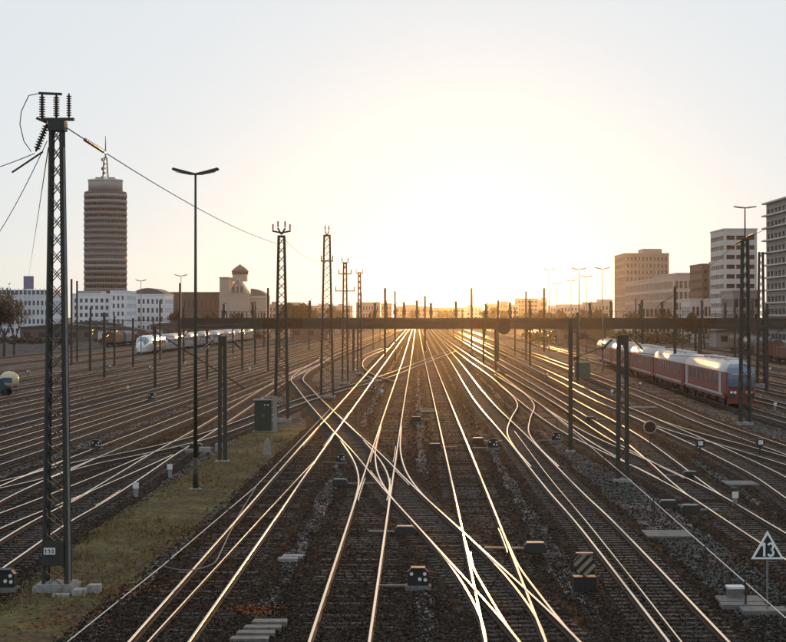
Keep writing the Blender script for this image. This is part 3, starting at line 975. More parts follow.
wl_specs = [
            ('Y10', 430, 0, 'brown covered wagon in front of the white office'), ('Y10', 446, 3, 'blue grey covered wagon in front of the white office'), ('Y10', 462, 2, 'open red wagon right of the white office'), ('Y10', 478, 0, 'brown covered wagon behind the express train nose'), ('Y10', 494, 1, 'tank wagon far left behind the express train'),
            ('R5', 260, 0, 'brown covered wagon at the right edge behind the red train'), ('R5', 276, 2, 'open red wagon behind the red train at right'), ('R5', 292, 0, 'second brown covered wagon behind the red train'), ('R6', 330, 3, 'blue grey wagon far behind the red train'), ('R6', 346, 1, 'tank wagon far behind the red train'), ('R6', 362, 0, 'last brown wagon far behind the red train')]
for a in wl_specs: wagon(*a)

# small shunting vehicle at the left edge
d = depth(395)
root = thing('shunting_tractor', at(-7, d), 'small dark vehicle with pale rounded cab at the left edge', 'vehicle', rz=R(-4))
M_dkblue = mat('dark_blue_paint', (.02, .045, .07), .5, coat=.2); M_cream = mat('cream_paint', (.55, .45, .28), .5, coat=.2)
MB().box(-1.5, 1.6, -1.0, 1.0, .62, 1.75).build('body', M_dkblue, root)
b = MB(); b.lathe([(.75, .9), (.95, 1.2), (.98, 1.7), (.85, 2.1), (.5, 2.4), (.1, 2.5)], (1.75, -.1, 0), 18); b.build('cab', M_cream, root, True)
MB().box(1.3, 2.3, -1.12, -.95, 1.35, 1.85).build('cab_window', M_glassd, root)
for x in (-1.0, 1.4):
    for y in (-.85, .85):
        MB().tube((x, y - .12, .36), (x, y + .12, .36), .36, n=16).build('wheel', M_rubber, root)
# ------------------------------------------------------------------ buildings
M_bglass = mat('office_glass', (.03, .032, .038), .12, 0, coat=.35)
M_bglass2 = mat('blue_office_glass', (.07, .09, .13), .12, 0, coat=.5)
def wallmat(name, c):
    return mat(name, c, .85, color2=tuple(v * .86 for v in c), nscale=.35, detail=8)
M_brick = wallmat('brown_brick', (.36, .28, .235)); M_tan = wallmat('tan_panels', (.46, .40, .36)); M_whitew = wallmat('white_render', (.78, .78, .79)); M_pale = wallmat('pale_stone', (.56, .53, .50))
M_dbrown = wallmat('dark_brown_panels', (.15, .11, .09)); M_greyw = wallmat('grey_concrete_panels', (.30, .28, .27)); M_stone = wallmat('sandstone', (.42, .35, .30)); M_roofd = mat('dark_roof', (.07, .06, .055), .8, color2=(.1, .085, .075), nscale=1)
M_copper = wallmat('roof_brown', (.16, .13, .11))

def facade(b, o, ux, uz, xs, zs, rev, nrm, mi=0, holes=True):
    """wall in the plane o + x*ux + z*uz; odd columns and rows are openings with reveals of depth rev along -nrm"""
    o, ux, uz, nrm = Vector(o), Vector(ux), Vector(uz), Vector(nrm)
    def p(x, z, dn=0): return o + ux * x + uz * z - nrm * dn
    openings = []
    for i in range(len(xs) - 1):
        for j in range(len(zs) - 1):
            x0, x1, z0, z1 = xs[i], xs[i + 1], zs[j], zs[j + 1]
            if holes and i % 2 and j % 2:
                openings.append((x0, x1, z0, z1))
                for (a, c) in (((x0, z0), (x1, z0)), ((x1, z0), (x1, z1)), ((x1, z1), (x0, z1)), ((x0, z1), (x0, z0))):
                    b.add([p(*a), p(*c), p(*c, rev), p(*a, rev)], [(0, 3, 2, 1)], mi)
            else:
                b.add([p(x0, z0), p(x1, z0), p(x1, z1), p(x0, z1)], [(0, 1, 2, 3)], mi)
    return openings, p

def splits(total, n, frac, margin):
    """breakpoints for n openings, each taking frac of its bay, inside margins"""
    bay = (total - 2 * margin) / n
    out = [0]
    for k in range(n):
        a = margin + k * bay
        out += [a + bay * (1 - frac) / 2, a + bay * (1 + frac) / 2]
    return out + [total]

def block(name, label, X, Y, W, D, H, bays, floors, m, glass=None, fx=.6, fz=.55, side='left', side_bays=None, base=1.2, rz=0, roof_box=None, group=None, parent=None, z0=0, rev=.35, parapet=True):
    """box building whose local origin is the front left corner; front faces -Y, the side facing the tracks has openings too"""
    glass = glass or M_bglass
    if parent is None:
        root = thing(name, (X, Y, G), label, 'building', group, rz)
    else:
        root = parent
    ox, oy = (0, 0) if parent is None else (X, Y)
    b = MB()
    zs = [0] + [v + base for v in splits(H - base - .6, floors, fz, .2)[1:-1]] + [H]
    xs = splits(W, bays, fx, .5)
    ops, pf = facade(b, (ox, oy, z0), (1, 0, 0), (0, 0, 1), xs, zs, rev, (0, -1, 0))
    sb = side_bays or max(2, int(bays * D / W))
    ys = splits(D, sb, fx, .5)
    if side == 'left':
        ops2, ps = facade(b, (ox, oy + D, z0), (0, -1, 0), (0, 0, 1), ys, zs, rev, (-1, 0, 0))
        b.add([(ox + W, oy, z0), (ox + W, oy + D, z0), (ox + W, oy + D, z0 + H), (ox + W, oy, z0 + H)], [(0, 1, 2, 3)])
    else:
        ops2, ps = facade(b, (ox + W, oy, z0), (0, 1, 0), (0, 0, 1), ys, zs, rev, (1, 0, 0))
        b.add([(ox, oy + D, z0), (ox, oy, z0), (ox, oy, z0 + H), (ox, oy + D, z0 + H)], [(0, 1, 2, 3)])
    b.add([(ox + W, oy + D, z0), (ox, oy + D, z0), (ox, oy + D, z0 + H), (ox + W, oy + D, z0 + H)], [(0, 1, 2, 3)])
    b.add([(ox, oy, z0 + H), (ox + W, oy, z0 + H), (ox + W, oy + D, z0 + H), (ox, oy + D, z0 + H)], [(0, 1, 2, 3)])
    b.build('wall', m, root)
    if ops:
        x0, x1, za, zb = ops[0]
        wmf = MB().box(0, x1 - x0, 0, .08, 0, zb - za).mesh('window', glass)
        for (x0, x1, za, zb) in ops:
            link('window', wmf, root, pf(x0, za, rev - .01))
        x0, x1, za, zb = ops2[0]
        if side == 'left':
            wms = MB().box(0, .08, -(x1 - x0), 0, 0, zb - za).mesh('window', glass)
        else:
            wms = MB().box(-.08, 0, 0, x1 - x0, 0, zb - za).mesh('window', glass)
        for (x0, x1, za, zb) in ops2:
            link('window', wms, root, ps(x0, za, rev - .01))
    if parapet:
        MB().box(ox - .15, ox + W + .15, oy - .15, oy + D + .15, z0 + H + .002, z0 + H + .45).build('parapet', m, root)
    if roof_box:
        x0, x1, y0, y1, h = roof_box
        MB().box(ox + x0, ox + x1, oy + y0, oy + y1, z0 + H + .452, z0 + H + h).build('roof_housing', M_greyw, root)
    return root

def bx(px, d): return (px - CX) / FPX * d

# right: brown office tower
d = 800
block('office_tower', 'brown office tower with a grid of windows at right of centre', bx(625, d), d, bx(669, d) - bx(625, d), 38, hz(254, d) - G, 11, 11, M_brick, fx=.5, fz=.6, side_bays=7, roof_box=(9, 18, 4, 20, 2.6))
# long grid office parallel to the tracks and its near end
d = 600
block('office_building', 'long pale office with a window grid stepping down toward the brown tower', bx(673, d), d, bx(703, d) - bx(673, d), 125, hz(277, d) - G, 6, 5, M_tan, fx=.7, fz=.68, side_bays=30, roof_box=(2, 8, 5, 60, 1.6))
# brown slabs
d = 540
block('office_building', 'dark brown block left of the pale high block', bx(702, d), d, bx(718, d) - bx(702, d), 22, hz(265, d) - G, 3, 8, M_dbrown, fx=.55, fz=.4)
d = 520
block('office_building', 'brown slab with pale edge in front of the pale high block', bx(719, d), d, bx(733, d) - bx(719, d), 16, hz(262, d) - G, 3, 8, M_greyw, fx=.7, fz=.35)
# pale high block
d = 470
block('high_rise', 'pale high block with horizontal window bands behind the lamp mast', bx(724, d), d, bx(757, d) - bx(724, d), 20, hz(230, d) - G, 3, 11, M_pale, fx=.86, fz=.45)
# right-hand tower with projecting floor slabs
H = 35.5
root = block('high_rise', 'large grey tower with projecting floor slabs at the right edge', 92.0, 345, 30, 74, H, 8, 11, M_greyw, fx=.8, fz=.5, side_bays=18, parapet=False)
for k in range(12):
    z = 2.0 + k * (H - 2.0) / 11
    MB().box(-.9, 30.5, -.9, 75.4, z - .18, z + .18).build('floor_slab', M_pale, root)
# low blocks along the right
for i, (pxa, pxb, d, ty, m, bays, fl, lab) in enumerate([
    (733, 760, 430, 292, M_greyw, 6, 3, 'low grey block at the foot of the pale high block'), (690, 722, 500, 300, M_pale, 7, 2, 'low pale block under the dark brown block'),
    (640, 672, 560, 303, M_tan, 7, 2, 'low tan block at the foot of the brown tower')]):
    block('low_building', lab, bx(pxa, d), d, bx(pxb, d) - bx(pxa, d), 16, hz(ty, d) - G, bays, fl, m, fx=.7)
# centre, far in the haze
for i, (pxa, pxb, d, ty, m, bays, fl, lab) in enumerate([
    (517, 538, 1300, 299, M_brick, 6, 6, 'small hazy orange block right of the sun'), (509, 519, 1250, 305, M_tan, 3, 4, 'low hazy annex of the orange block'),
    (356, 380, 900, 303, M_tan, 8, 3, 'low hazy flat-roofed warehouse left of centre'), (395, 430, 1500, 307, M_greyw, 9, 3, 'faint long hall behind the gantry left of the sun'),
    (560, 585, 1100, 305, M_pale, 7, 3, 'faint pale block behind the far lamp row'), (587, 613, 950, 303, M_tan, 7, 3, 'hazy tan block left of the brown tower'), (432, 465, 1700, 308, M_greyw, 8, 3, 'faintest low hall straight below the sun'), (300, 352, 1400, 306, M_greyw, 12, 3, 'faint long low block behind the bare trees')]):
    block('distant_building', lab, bx(pxa, d), d, bx(pxb, d) - bx(pxa, d), 25, hz(ty, d) - G, bays, fl, m, side='left' if pxa > 393 else 'right', side_bays=3)

for i, (pxa, pxb, d, ty) in enumerate([(268, 284, 1100, 305), (286, 299, 1250, 303), (318, 333, 1600, 304), (335, 350, 1200, 307), (381, 392, 1300, 304), (405, 418, 1900, 305), (466, 482, 1900, 307), (486, 499, 1600, 304), (500, 508, 1450, 302), (540, 547, 1500, 300), (550, 562, 1350, 306), (600, 612, 1250, 300)]):
    block('distant_building', 'faint low block on the hazy skyline, %s such block from the left' % ('first', 'second', 'third', 'fourth', 'fifth', 'sixth', 'seventh', 'eighth', 'ninth', 'tenth', 'eleventh', 'twelfth')[i], bx(pxa, d), d, bx(pxb, d) - bx(pxa, d), 22, hz(ty, d) - G, 4, 3, (M_brick, M_greyw, M_pale, M_tan)[i % 4], side='left' if pxa > 393 else 'right', side_bays=2, roof_box=(2, 6, 3, 10, 2.2) if i % 3 == 0 else None)

# left: round tower
d = 1000.0
cxr = bx(105.5, d)
root = thing('round_tower', (cxr, d, G), 'tall round tower with banded facade and antenna on top at left', 'tower')
Rr = 12.6; Ht = hz(192, d) - G
MB().lathe([(Rr - .5, 0), (Rr - .5, Ht)], n=48).build('core', M_bglass, root, True)
M_band = wallmat('tower_band', (.19, .18, .175)); M_band2 = wallmat('tower_band_light', (.25, .24, .235))
nf = 23
for k in range(nf):
    z = 1 + k * (Ht - 1) / nf
    MB().lathe([(Rr - .55, z), (Rr, z), (Rr, z + 1.9), (Rr - .55, z + 1.9)], n=48).build('floor_band', M_band2 if k in (4, 10, 11, 21, 22) else M_band, root, True)
for k in range(48):
    a = 2 * math.pi * k / 48
    MB().box(-.12, .12, -.12, .12, 0, Ht - .3).build('mullion', M_band, root, loc=((Rr - .42) * math.cos(a), (Rr - .42) * math.sin(a), 0))
zc = hz(180.5, d) - G
MB().lathe([(Rr - 2.6, Ht + .01), (Rr - 2.6, zc), (Rr - 3.2, zc + .01)], n=40).build('crown', M_greyw, root, True)
MB().lathe([(Rr - 2.3, zc - .5), (Rr - 2.3, zc + .3)], n=40).build('crown_rim', M_pale, root)
for s in (-1, 1): MB().box(s * 3.8 - 1.6, s * 3.8 + 1.6, -3, 3, zc + .31, zc + 1.7).build('roof_unit', M_greyw, root)
za = hz(158, d) - G; zt = hz(136, d) - G
an = MB()
for sx, sy in ((-1, -1), (1, -1), (1, 1), (-1, 1)): an.bar((sx * 1.6, sy * 1.6, zc + .3), (sx * .8, sy * .8, za), .35)
for k in range(5):
    z0, z1 = zc + .4 + k * (za - zc) / 5, zc + .4 + (k + 1) * (za - zc) / 5 - .4
    an.bar((-1.5, -1.5, z0), (1.3, -1.3, z1), .25); an.bar((1.5, -1.5, z0 + .1), (-1.3, -1.3, z1 + .1), .25)
    an.box(-2.1 + (k % 2), -1.2 + (k % 2), -2.3, -1.7, z0 + .2, z0 + 1.9)
an.box(-1.0, 1.0, -1, 1, za - .2, za + .2)
an.build('antenna_mast', M_steel, root)
MB().tube((0, 0, za), (0, 0, zt), .55, .16).build('antenna_spire', M_galv, root)

# white and blue offices
d = 620
block('office_building', 'white office with blue glass and dark window rows below the round tower', bx(72, d), d, bx(111, d) - bx(72, d), 22, hz(296, d) - G + .5, 7, 5, M_whitew, M_bglass2, fx=.55, fz=.55, side='right', roof_box=(1, 10, 3, 15, 1.4))
block('office_building', 'taller white corner office beside the blue glass office', bx(112, d), d - 4, bx(128, d) - bx(112, d), 24, hz(292, d) - G, 3, 5, M_whitew, M_bglass2, fx=.5, fz=.55, side='right', side_bays=6)
d = 650
root = block('office_building', 'white office with low curved roof right of the round tower', bx(131, d), d, bx(165, d) - bx(131, d), 25, hz(295, d) - G, 7, 4, M_whitew, M_bglass2, fx=.5, fz=.55, side='right', side_bays=7)
Wc = bx(165, d) - bx(131, d); hc = hz(295, d) - G + .46
b = MB(); prof = [(x, hc + 2.2 * (1 - ((x / Wc) * 2 - 1) ** 2) + .02) for x in np.linspace(-.3, Wc + .3, 13)]
prof[0] = (-.3, hc + .02); prof[-1] = (Wc + .3, hc + .02)
b.prism(prof, 'y', -.3, 25.2); b.build('curved_roof', M_copper, root)
# far left office with pale fins and the rooftop sign panel
d = 560
root = block('office_building', 'long white office with pale fins at the left edge', bx(-20, d), d, bx(50, d) - bx(-20, d), 24, hz(296, d) - G, 16, 4, M_whitew, M_bglass2, fx=.55, fz=.5, side='right', side_bays=8)
Wl = bx(50, d) - bx(-20, d); hl = hz(296, d) - G
for k in range(17):
    x = .4 + k * (Wl - .8) / 16
    MB().box(x - .14, x + .14, -.7, -.36, 2, hl + 2.4).build('fin', M_whitew, root)
MB().box(.5, Wl - .5, 1, 20, hl + .46, hl + 2.0).build('roof_storey', M_bglass2, root)
d = 700
b = MB(); b.box(-2.0, 2.2, -.25, .25, 18.5, 24); 
root = thing('rooftop_sign', at(28.5, d), 'small violet blue rooftop panel above the left white office', 'sign')
M_violet = mat('violet_panel', (.16, .14, .26), .5, color2=(.24, .22, .34), nscale=1.2)
b.build('panel', M_violet, root)
b = MB()
for x in (-1.5, 1.5): b.bar((x, 0, 0), (x, 0, 18.5), .3)
b.bar((-1.5, .1, 12), (1.5, .1, 15), .2); b.build('support_frame', M_steel, root)

# brown long wall building and the chapel-like hall
d = 760
block('long_hall', 'long plain brown hall between the white offices and the chapel', bx(160, d), d, bx(222, d) - bx(160, d), 30, hz(293, d) - G, 14, 2, M_dbrown, fx=.25, fz=.4, side='right', side_bays=4)
d = 740
root = thing('chapel_hall', at(219, d), 'sandstone chapel-like hall with gable, cupola and arched side roof', 'building')
u = lambda px: bx(px, d) - bx(219, d)
zz = lambda py: hz(py, d) - G
b = MB(); ops, pf = facade(b, (0, 0, 0), (1, 0, 0), (0, 0, 1), splits(u(250), 7, .35, .6), [0, 4, 9.5, zz(294)], .4, (0, -1, 0))
b.add([(u(250), 0, 0), (u(250), 22, 0), (u(250), 22, zz(294)), (u(250), 0, zz(294))], [(0, 1, 2, 3)]); b.add([(0, 22, 0), (0, 0, 0), (0, 0, zz(294)), (0, 22, zz(294))], [(0, 1, 2, 3)])
b.add([(u(250), 22, 0), (0, 22, 0), (0, 22, zz(294)), (u(250), 22, zz(294))], [(0, 1, 2, 3)])
b.add([(0, 0, zz(294)), (u(250), 0, zz(294)), (u(250), 22, zz(294)), (0, 22, zz(294))], [(0, 1, 2, 3)])
b.build('wall', M_stone, root)
wm_ = MB().box(0, ops[0][1] - ops[0][0], 0, .1, 0, 5.5).mesh('window', M_bglass)
for o_ in ops: link('window', wm_, root, pf(o_[0], o_[2], .38))
MB().box(u(219.5), u(229), .3, 20, zz(294) + .01, zz(278)).build('side_tower', M_stone, root)
MB().box(u(219), u(229.5), -.1, 20.4, zz(278) + .01, zz(277)).build('tower_cornice', M_pale, root)
b = MB(); b.prism([(u(229.1), zz(294) + .02), (u(246.5), zz(294) + .02), (u(246.5), zz(292)), (u(237.8), zz(279)), (u(229.1), zz(292))], 'y', -.25, 18); b.build('gable', M_stone, root)
b = MB(); b.bar((u(246.8), -.45, zz(291.6)), (u(237.8), -.45, zz(278.4)), .5, .5); b.bar((u(228.8), -.45, zz(291.6)), (u(237.6), -.45, zz(278.2)), .5, .5); b.build('gable_coping', M_pale, root)
for px in (233.5, 237.5, 241.5): MB().box(u(px) - .55, u(px) + .55, -.32, -.26, zz(293), zz(286.5)).build('gable_window', M_bglass, root)
MB().box(u(231), u(245), 6.5, 13, zz(281), zz(274)).build('drum', M_stone, root)
MB().lathe([(3.6, zz(274) + .01), (3.6, zz(271.5)), (3.9, zz(271.4)), (3.2, zz(269)), (1.9, zz(266.5)), (.5, zz(264.5)), (.1, zz(263.5))], (u(238), 9.7, 0), 24).build('cupola', M_copper, root, True)
MB().box(u(250) + .01, u(266), 2, 24, 0, zz(297)).build('side_wing', M_stone, root)
pr = [(u(250.1), zz(297) + .01)] + [(u(250.2 + 15.6 * t), zz(297) + (zz(288.5) - zz(297)) * math.cos(t * 1.5) ** .6) for t in np.linspace(0, 1, 9)] + [(u(266), zz(297) + .01)]
MB().prism(pr, 'y', 2, 24).build('arched_roof', M_copper, root)
MB().box(u(250.1), u(266.4), 1.6, 1.98, zz(297) - .3, zz(296)).build('wing_cornice', M_pale, root)
for k in range(5): MB().box(u(252 + k * 2.8), u(253.6 + k * 2.8), 1.9, 1.99, 4, 9).build('wing_window', M_bglass, root)

# low sheds in the yards
for i, (px, d, w, dd, h, m, lab) in enumerate([(20, 520, 26, 10, 4.2, M_dbrown, 'low brown shed at the left edge of the yard'), (62, 540, 18, 9, 5, M_greyw, 'low grey shed right of the big lattice mast'), (98, 480, 12, 8, 3.8, M_pale, 'small pale shed in the left yard'), (150, 590, 20, 9, 4.5, M_dbrown, 'brown shed behind the express train'), (290, 560, 14, 9, 4.5, M_dbrown, 'small brown shed behind the middle lattice mast'), (560, 470, 14, 9, 4, M_dbrown, 'small brown shed behind the green cabinet'), (770, 420, 20, 9, 4.5, M_tan, 'tan shed at the right edge behind the yard'), (716, 430, 18, 9, 4, M_greyw, 'grey shed behind the red train')]):
    root = thing('yard_shed', at(px, d), lab, 'shed')
    MB().box(0, w, 0, dd, 0, h).build('wall', m, root)
    MB().prism([(-.4, h + .01), (w + .4, h + .01), (w + .4, h + .2), (w / 2, h + 1.3), (-.4, h + .2)], 'y', -.4, dd + .4).build('roof', M_roofd, root)
    for k in range(max(2, int(w / 5))):
        MB().box(1.2 + k * 4.6, 3.2 + k * 4.6, -.06, -.005, 1.4, 2.9).build('window', M_bglass, root)
    MB().box(w - 1.6, w - .5, -.07, -.005, 0, 2.2).build('door', M_dbrown if m is not M_dbrown else M_greyw, root)

# ------------------------------------------------------------------ trees and shrubs
M_bark = mat('bark', (.05, .038, .028), .9, color2=(.08, .062, .046), nscale=4)
def leafmat(name, a, c):
    m = mat(name, a, .8, color2=c, nscale=1.2)
    return m
M_twig = leafmat('dry_twigs', (.07, .05, .034), (.12, .085, .055)); M_leaf = leafmat('dull_foliage', (.035, .042, .022), (.07, .065, .035)); M_sungold = leafmat('sungold_twigs', (.15, .085, .03), (.22, .13, .05))  # the gold one has low sunlight painted into the colour of bare twigs
def tree_meshes(seed, H, spread, leafm, leaves, leaf, slender=False):
    r = random.Random(seed)
    tb, cb = MB(), MB()
    tips = []
    def grow(p, dirv, L, rad, lvl):
        q = p + dirv * L
        tb.tube(p, q, rad, rad * .62, 6 if lvl < 2 else 4)
        if lvl >= 4 or rad < .012:
            tips.append(q); return
        tips.append(p.lerp(q, .7)) if lvl > 1 else None
        for k in range(3 if lvl < 3 else 2):
            a = r.uniform(0, 2 * math.pi); sp = r.uniform(.3, .75) * (spread if lvl else spread * .9)
            side = Vector((math.cos(a), math.sin(a), 0))
            nd = (dirv + side * sp + Vector((0, 0, .25 if not slender else .5))).normalized()
            grow(p.lerp(q, r.uniform(.62, 1.0)), nd, L * r.uniform(.6, .82), rad * .58, lvl + 1)
    grow(Vector((0, 0, -.1)), Vector((r.uniform(-.05, .05), r.uniform(-.05, .05), 1)).normalized(), H * .30, H * .018, 0)
    for t in tips:
        n = max(1, int(leaves / max(1, len(tips))))
        for k in range(n):
            p = t + Vector((r.gauss(0, 1), r.gauss(0, 1), r.gauss(0, .8))) * H * .035
            u = Vector((r.uniform(-1, 1), r.uniform(-1, 1), r.uniform(-1, 1))).normalized() * leaf * r.uniform(.5, 1.2)
            v = u.cross(Vector((r.uniform(-1, 1), r.uniform(-1, 1), r.uniform(-1, 1)))).normalized() * leaf * r.uniform(.15, .5)
            cb.add([p - u, p + v, p + u, p - v], [(0, 1, 2, 3)])
    return tb.mesh('trunk', M_bark), cb.mesh('crown', leafm)
TV = [tree_meshes(11, 18, 1.25, M_sungold, 2600, .30), tree_meshes(2, 14, .9, M_twig, 3600, .32), tree_meshes(3, 15, .5, M_twig, 3600, .34, True), tree_meshes(4, 12, 1.2, M_leaf, 5200, .36), tree_meshes(5, 11, .9, M_twig, 2600, .3)]
def tree(px, d, v, H, label, name='bare_tree', group='trees along the horizon'):
    root = thing(name, at(px, d), label, 'tree', group, random.uniform(0, 6.28))
    hts = [18, 14, 15, 12, 11]
    k = H / hts[v]
    link('trunk', TV[v][0], root, scl=(k, k, k)); link('crown', TV[v][1], root, scl=(k, k, k))
tree(4, 330, 0, 17.5, 'bare tree with sun-gold painted crown at the left edge before the white office', 'sungold_tree')
tree(14, 345, 0, 14.5, 'smaller tree with sun-gold painted crown just right of the one at the left edge', 'sungold_tree')
tree(-6, 300, 1, 13, 'bare tree cut by the left edge')
tl = [(286, 620, 2), (292, 640, 2), (300, 600, 2), (307, 650, 2), (313, 700, 1), (334, 760, 1), (341, 720, 4), (240, 640, 4), (206, 560, 4), (176, 600, 1), (60, 600, 4),
      (524, 640, 3), (533, 700, 3), (541, 600, 1), (549, 660, 3), (558, 620, 1), (566, 640, 3), (575, 600, 3), (582, 650, 1), (592, 610, 3), (600, 560, 1), (440, 900, 4), (450, 1000, 4), (485, 900, 4), (492, 800, 1), (503, 760, 4), (634, 520, 4), (664, 480, 4), (690, 440, 3), (372, 900, 4), (412, 950, 4)]
words = ['1st', '2nd', '3rd'] + ['%dth' % k for k in range(4, 40)]
order = sorted(range(len(tl)), key=lambda i: tl[i][0])
for n_, i in enumerate(order):
    px, d, v = tl[i]
    H = {1: 12, 2: 14.5, 3: 10.5, 4: 11}[v] * (1 if d < 750 else 1.15)
    tree(px, d, v, H, 'hazy tree on the horizon, %s from the left in the far row' % words[n_], 'distant_tree')

def shrub_belt(name, px0, px1, d0, d1, n, h0, h1, label, seed):
    r = random.Random(seed); b = MB()
    for k in range(n):
        t = r.random(); d = d0 + (d1 - d0) * t + r.gauss(0, 8); px = px0 + (px1 - px0) * r.random()
        c = at(px, d); h = r.uniform(h0, h1)
        for q in range(70):
            a = r.uniform(0, 6.28); rr = h * .7 * math.sqrt(r.random()); z = r.random() ** .7 * h * (1 - (rr / h) ** 2 * .6)
            p = c + Vector((math.cos(a) * rr * 1.3, math.sin(a) * rr, z))
            u = Vector((r.uniform(-1, 1), r.uniform(-1, 1), r.uniform(-.6, 1))).normalized() * .42; v = u.cross(Vector((r.uniform(-1, 1), r.uniform(-1, 1), r.uniform(-1, 1)))).normalized() * .24
            b.add([p - u, p + v, p + u, p - v], [(0, 1, 2, 3)])
    tag(b.build(name, [M_twig, M_leaf][seed % 2], None), label, None, None, 'stuff')
shrub_belt('shrubs', -20, 270, 560, 600, 130, 1.5, 4.0, 'belt of brown shrubs along the left edge of the yard', 10)
shrub_belt('shrubs', -10, 130, 470, 520, 60, .8, 2.0, 'low scrub between the left yard tracks', 12)
shrub_belt('shrubs', 530, 800, 470, 540, 130, 1.5, 4.5, 'belt of shrubs along the right edge of the yard', 11)
shrub_belt('shrubs', 240, 560, 900, 1000, 120, 2, 5, 'hazy shrub line in the far centre', 14)
# ------------------------------------------------------------------ grass verge
LE = [(-60, 650), (-5, 606), (40, 574), (75, 543), (110, 520), (150, 495), (180, 477), (215, 455), (240, 438), (262, 426), (285, 416)]
RE = [(-60, 760), (20, 676), (70, 636), (120, 594), (160, 561), (195, 531), (225, 503), (255, 476), (280, 452), (305, 430), (318, 418)]
def edge(E, d):
    P = [gp(*p, G) for p in E]
    ds = [p.y for p in P]; xs = [p.x for p in P]
    return float(np.interp(d, ds, xs))
gm = bpy.data.materials.new('dry_verge'); gm.use_nodes = True
n, l = gm.node_tree.nodes, gm.node_tree.links
bs = n['Principled BSDF']; bs.inputs['Roughness'].default_value = .95; bs.inputs['Specular IOR Level'].default_value = .03
ge = n.new('ShaderNodeNewGeometry')
n1 = n.new('ShaderNodeTexNoise'); n1.inputs['Scale'].default_value = .35; n1.inputs['Detail'].default_value = 9; n1.inputs['Roughness'].default_value = .7
n2 = n.new('ShaderNodeTexNoise'); n2.inputs['Scale'].default_value = 5; n2.inputs['Detail'].default_value = 8; n2.inputs['Roughness'].default_value = .7
l.new(ge.outputs['Position'], n1.inputs['Vector']); l.new(ge.outputs['Position'], n2.inputs['Vector'])
r1 = n.new('ShaderNodeValToRGB'); e = r1.color_ramp.elements
e[0].position = .33; e[0].color = (.15, .125, .048, 1); e[1].position = .72; e[1].color = (.20, .095, .035, 1)
k = e.new(.45); k.color = (.115, .092, .044, 1); k = e.new(.56); k.color = (.085, .06, .038, 1)
l.new(n1.outputs['Fac'], r1.inputs['Fac'])
r2 = n.new('ShaderNodeMapRange'); r2.inputs['From Min'].default_value = .3; r2.inputs['From Max'].default_value = .7; r2.inputs['To Min'].default_value = .4; r2.inputs['To Max'].default_value = 1.7
l.new(n2.outputs['Fac'], r2.inputs['Value'])
hs = n.new('ShaderNodeHueSaturation'); l.new(r1.outputs['Color'], hs.inputs['Color']); l.new(r2.outputs['Result'], hs.inputs['Value'])
l.new(hs.outputs['Color'], bs.inputs['Base Color'])
bp = n.new('ShaderNodeBump'); bp.inputs['Strength'].default_value = .5; bp.inputs['Distance'].default_value = .08
l.new(n2.outputs['Fac'], bp.inputs['Height']); l.new(bp.outputs['Normal'], bs.inputs['Normal'])
def noise2(x, y):
    return .5 * math.sin(x * .9 + 1.3 * math.sin(y * .31)) + .3 * math.sin(y * .7 + x * .4) + .2 * math.sin(x * 2.3 - y * 1.1)
b = MB(); rows = 90; cols = 16
for i in range(rows + 1):
    d = 33 + (128 - 33) * i / rows
    xl = edge(LE, d) + .25 * noise2(d, 3) + rng.normal() * .07; xr = edge(RE, d) + .2 * noise2(d * 1.3, 8) + rng.normal() * .06
    for j in range(cols + 1):
        u = j / cols; x = xl + (xr - xl) * u
        z = G + .007 + (.05 + .04 * noise2(x * 1.2, d)) * min(1, 5 * u * (1 - u)) * 1.2
        b.v.append((x, d, z))
b.n = len(b.v)
for i in range(rows):
    for j in range(cols):
        a = i * (cols + 1) + j
        b.f.append((a, a + 1, a + cols + 2, a + cols + 1)); b.mi.append(0)
tag(b.build('grass_verge', gm, None, True), kind='structure')

def island_mat(name, cols, rough=.9, value=(.5, 1.6)):
    m = bpy.data.materials.new(name); m.use_nodes = True
    n, l = m.node_tree.nodes, m.node_tree.links
    b = n['Principled BSDF']; b.inputs['Roughness'].default_value = rough; b.inputs['Specular IOR Level'].default_value = .12
    g = n.new('ShaderNodeNewGeometry'); rp = n.new('ShaderNodeValToRGB'); rp.color_ramp.interpolation = 'LINEAR'
    e = rp.color_ramp.elements
    e[0].color = (*cols[0], 1); e[1].color = (*cols[-1], 1)
    for i, c in enumerate(cols[1:-1]):
        k = e.new((i + 1) / (len(cols) - 1)); k.color = (*c, 1)
    l.new(g.outputs['Random Per Island'], rp.inputs['Fac']); l.new(rp.outputs['Color'], b.inputs['Base Color'])
    return m
M_blade = island_mat('grass_blades', [(.09, .075, .032), (.16, .125, .052), (.22, .165, .07), (.11, .09, .04), (.19, .10, .04)])
b = MB()
for k in range(5200):
    d = 40 + 82 * random.random() ** 1.5
    u = random.random(); xl, xr = edge(LE, d) + .2, edge(RE, d) - .2
    x = xl + (xr - xl) * u
    if noise2(x * .8 + 4, d * .6) < -.25 + random.gauss(0, .3): continue
    h = random.uniform(.05, .17) if random.random() > .12 else random.uniform(.2, .42)
    for q in range(3):
        a = random.uniform(0, 6.28); w = .02 + .02 * random.random()
        p = Vector((x + random.gauss(0, .08), d + random.gauss(0, .08), G + .02))
        lean = Vector((random.gauss(0, .08), random.gauss(0, .08), h * random.uniform(.6, 1.2)))
        s = Vector((math.cos(a) * w, math.sin(a) * w, 0))
        b.add([p - s, p + s, p + lean], [(0, 1, 2)])
tag(b.build('grass', M_blade), 'short dry grass growing on the verge at left', kind='stuff')
M_fallen = island_mat('fallen_leaves', [(.20, .07, .02), (.28, .10, .025), (.16, .05, .02), (.24, .12, .05)])
b = MB()
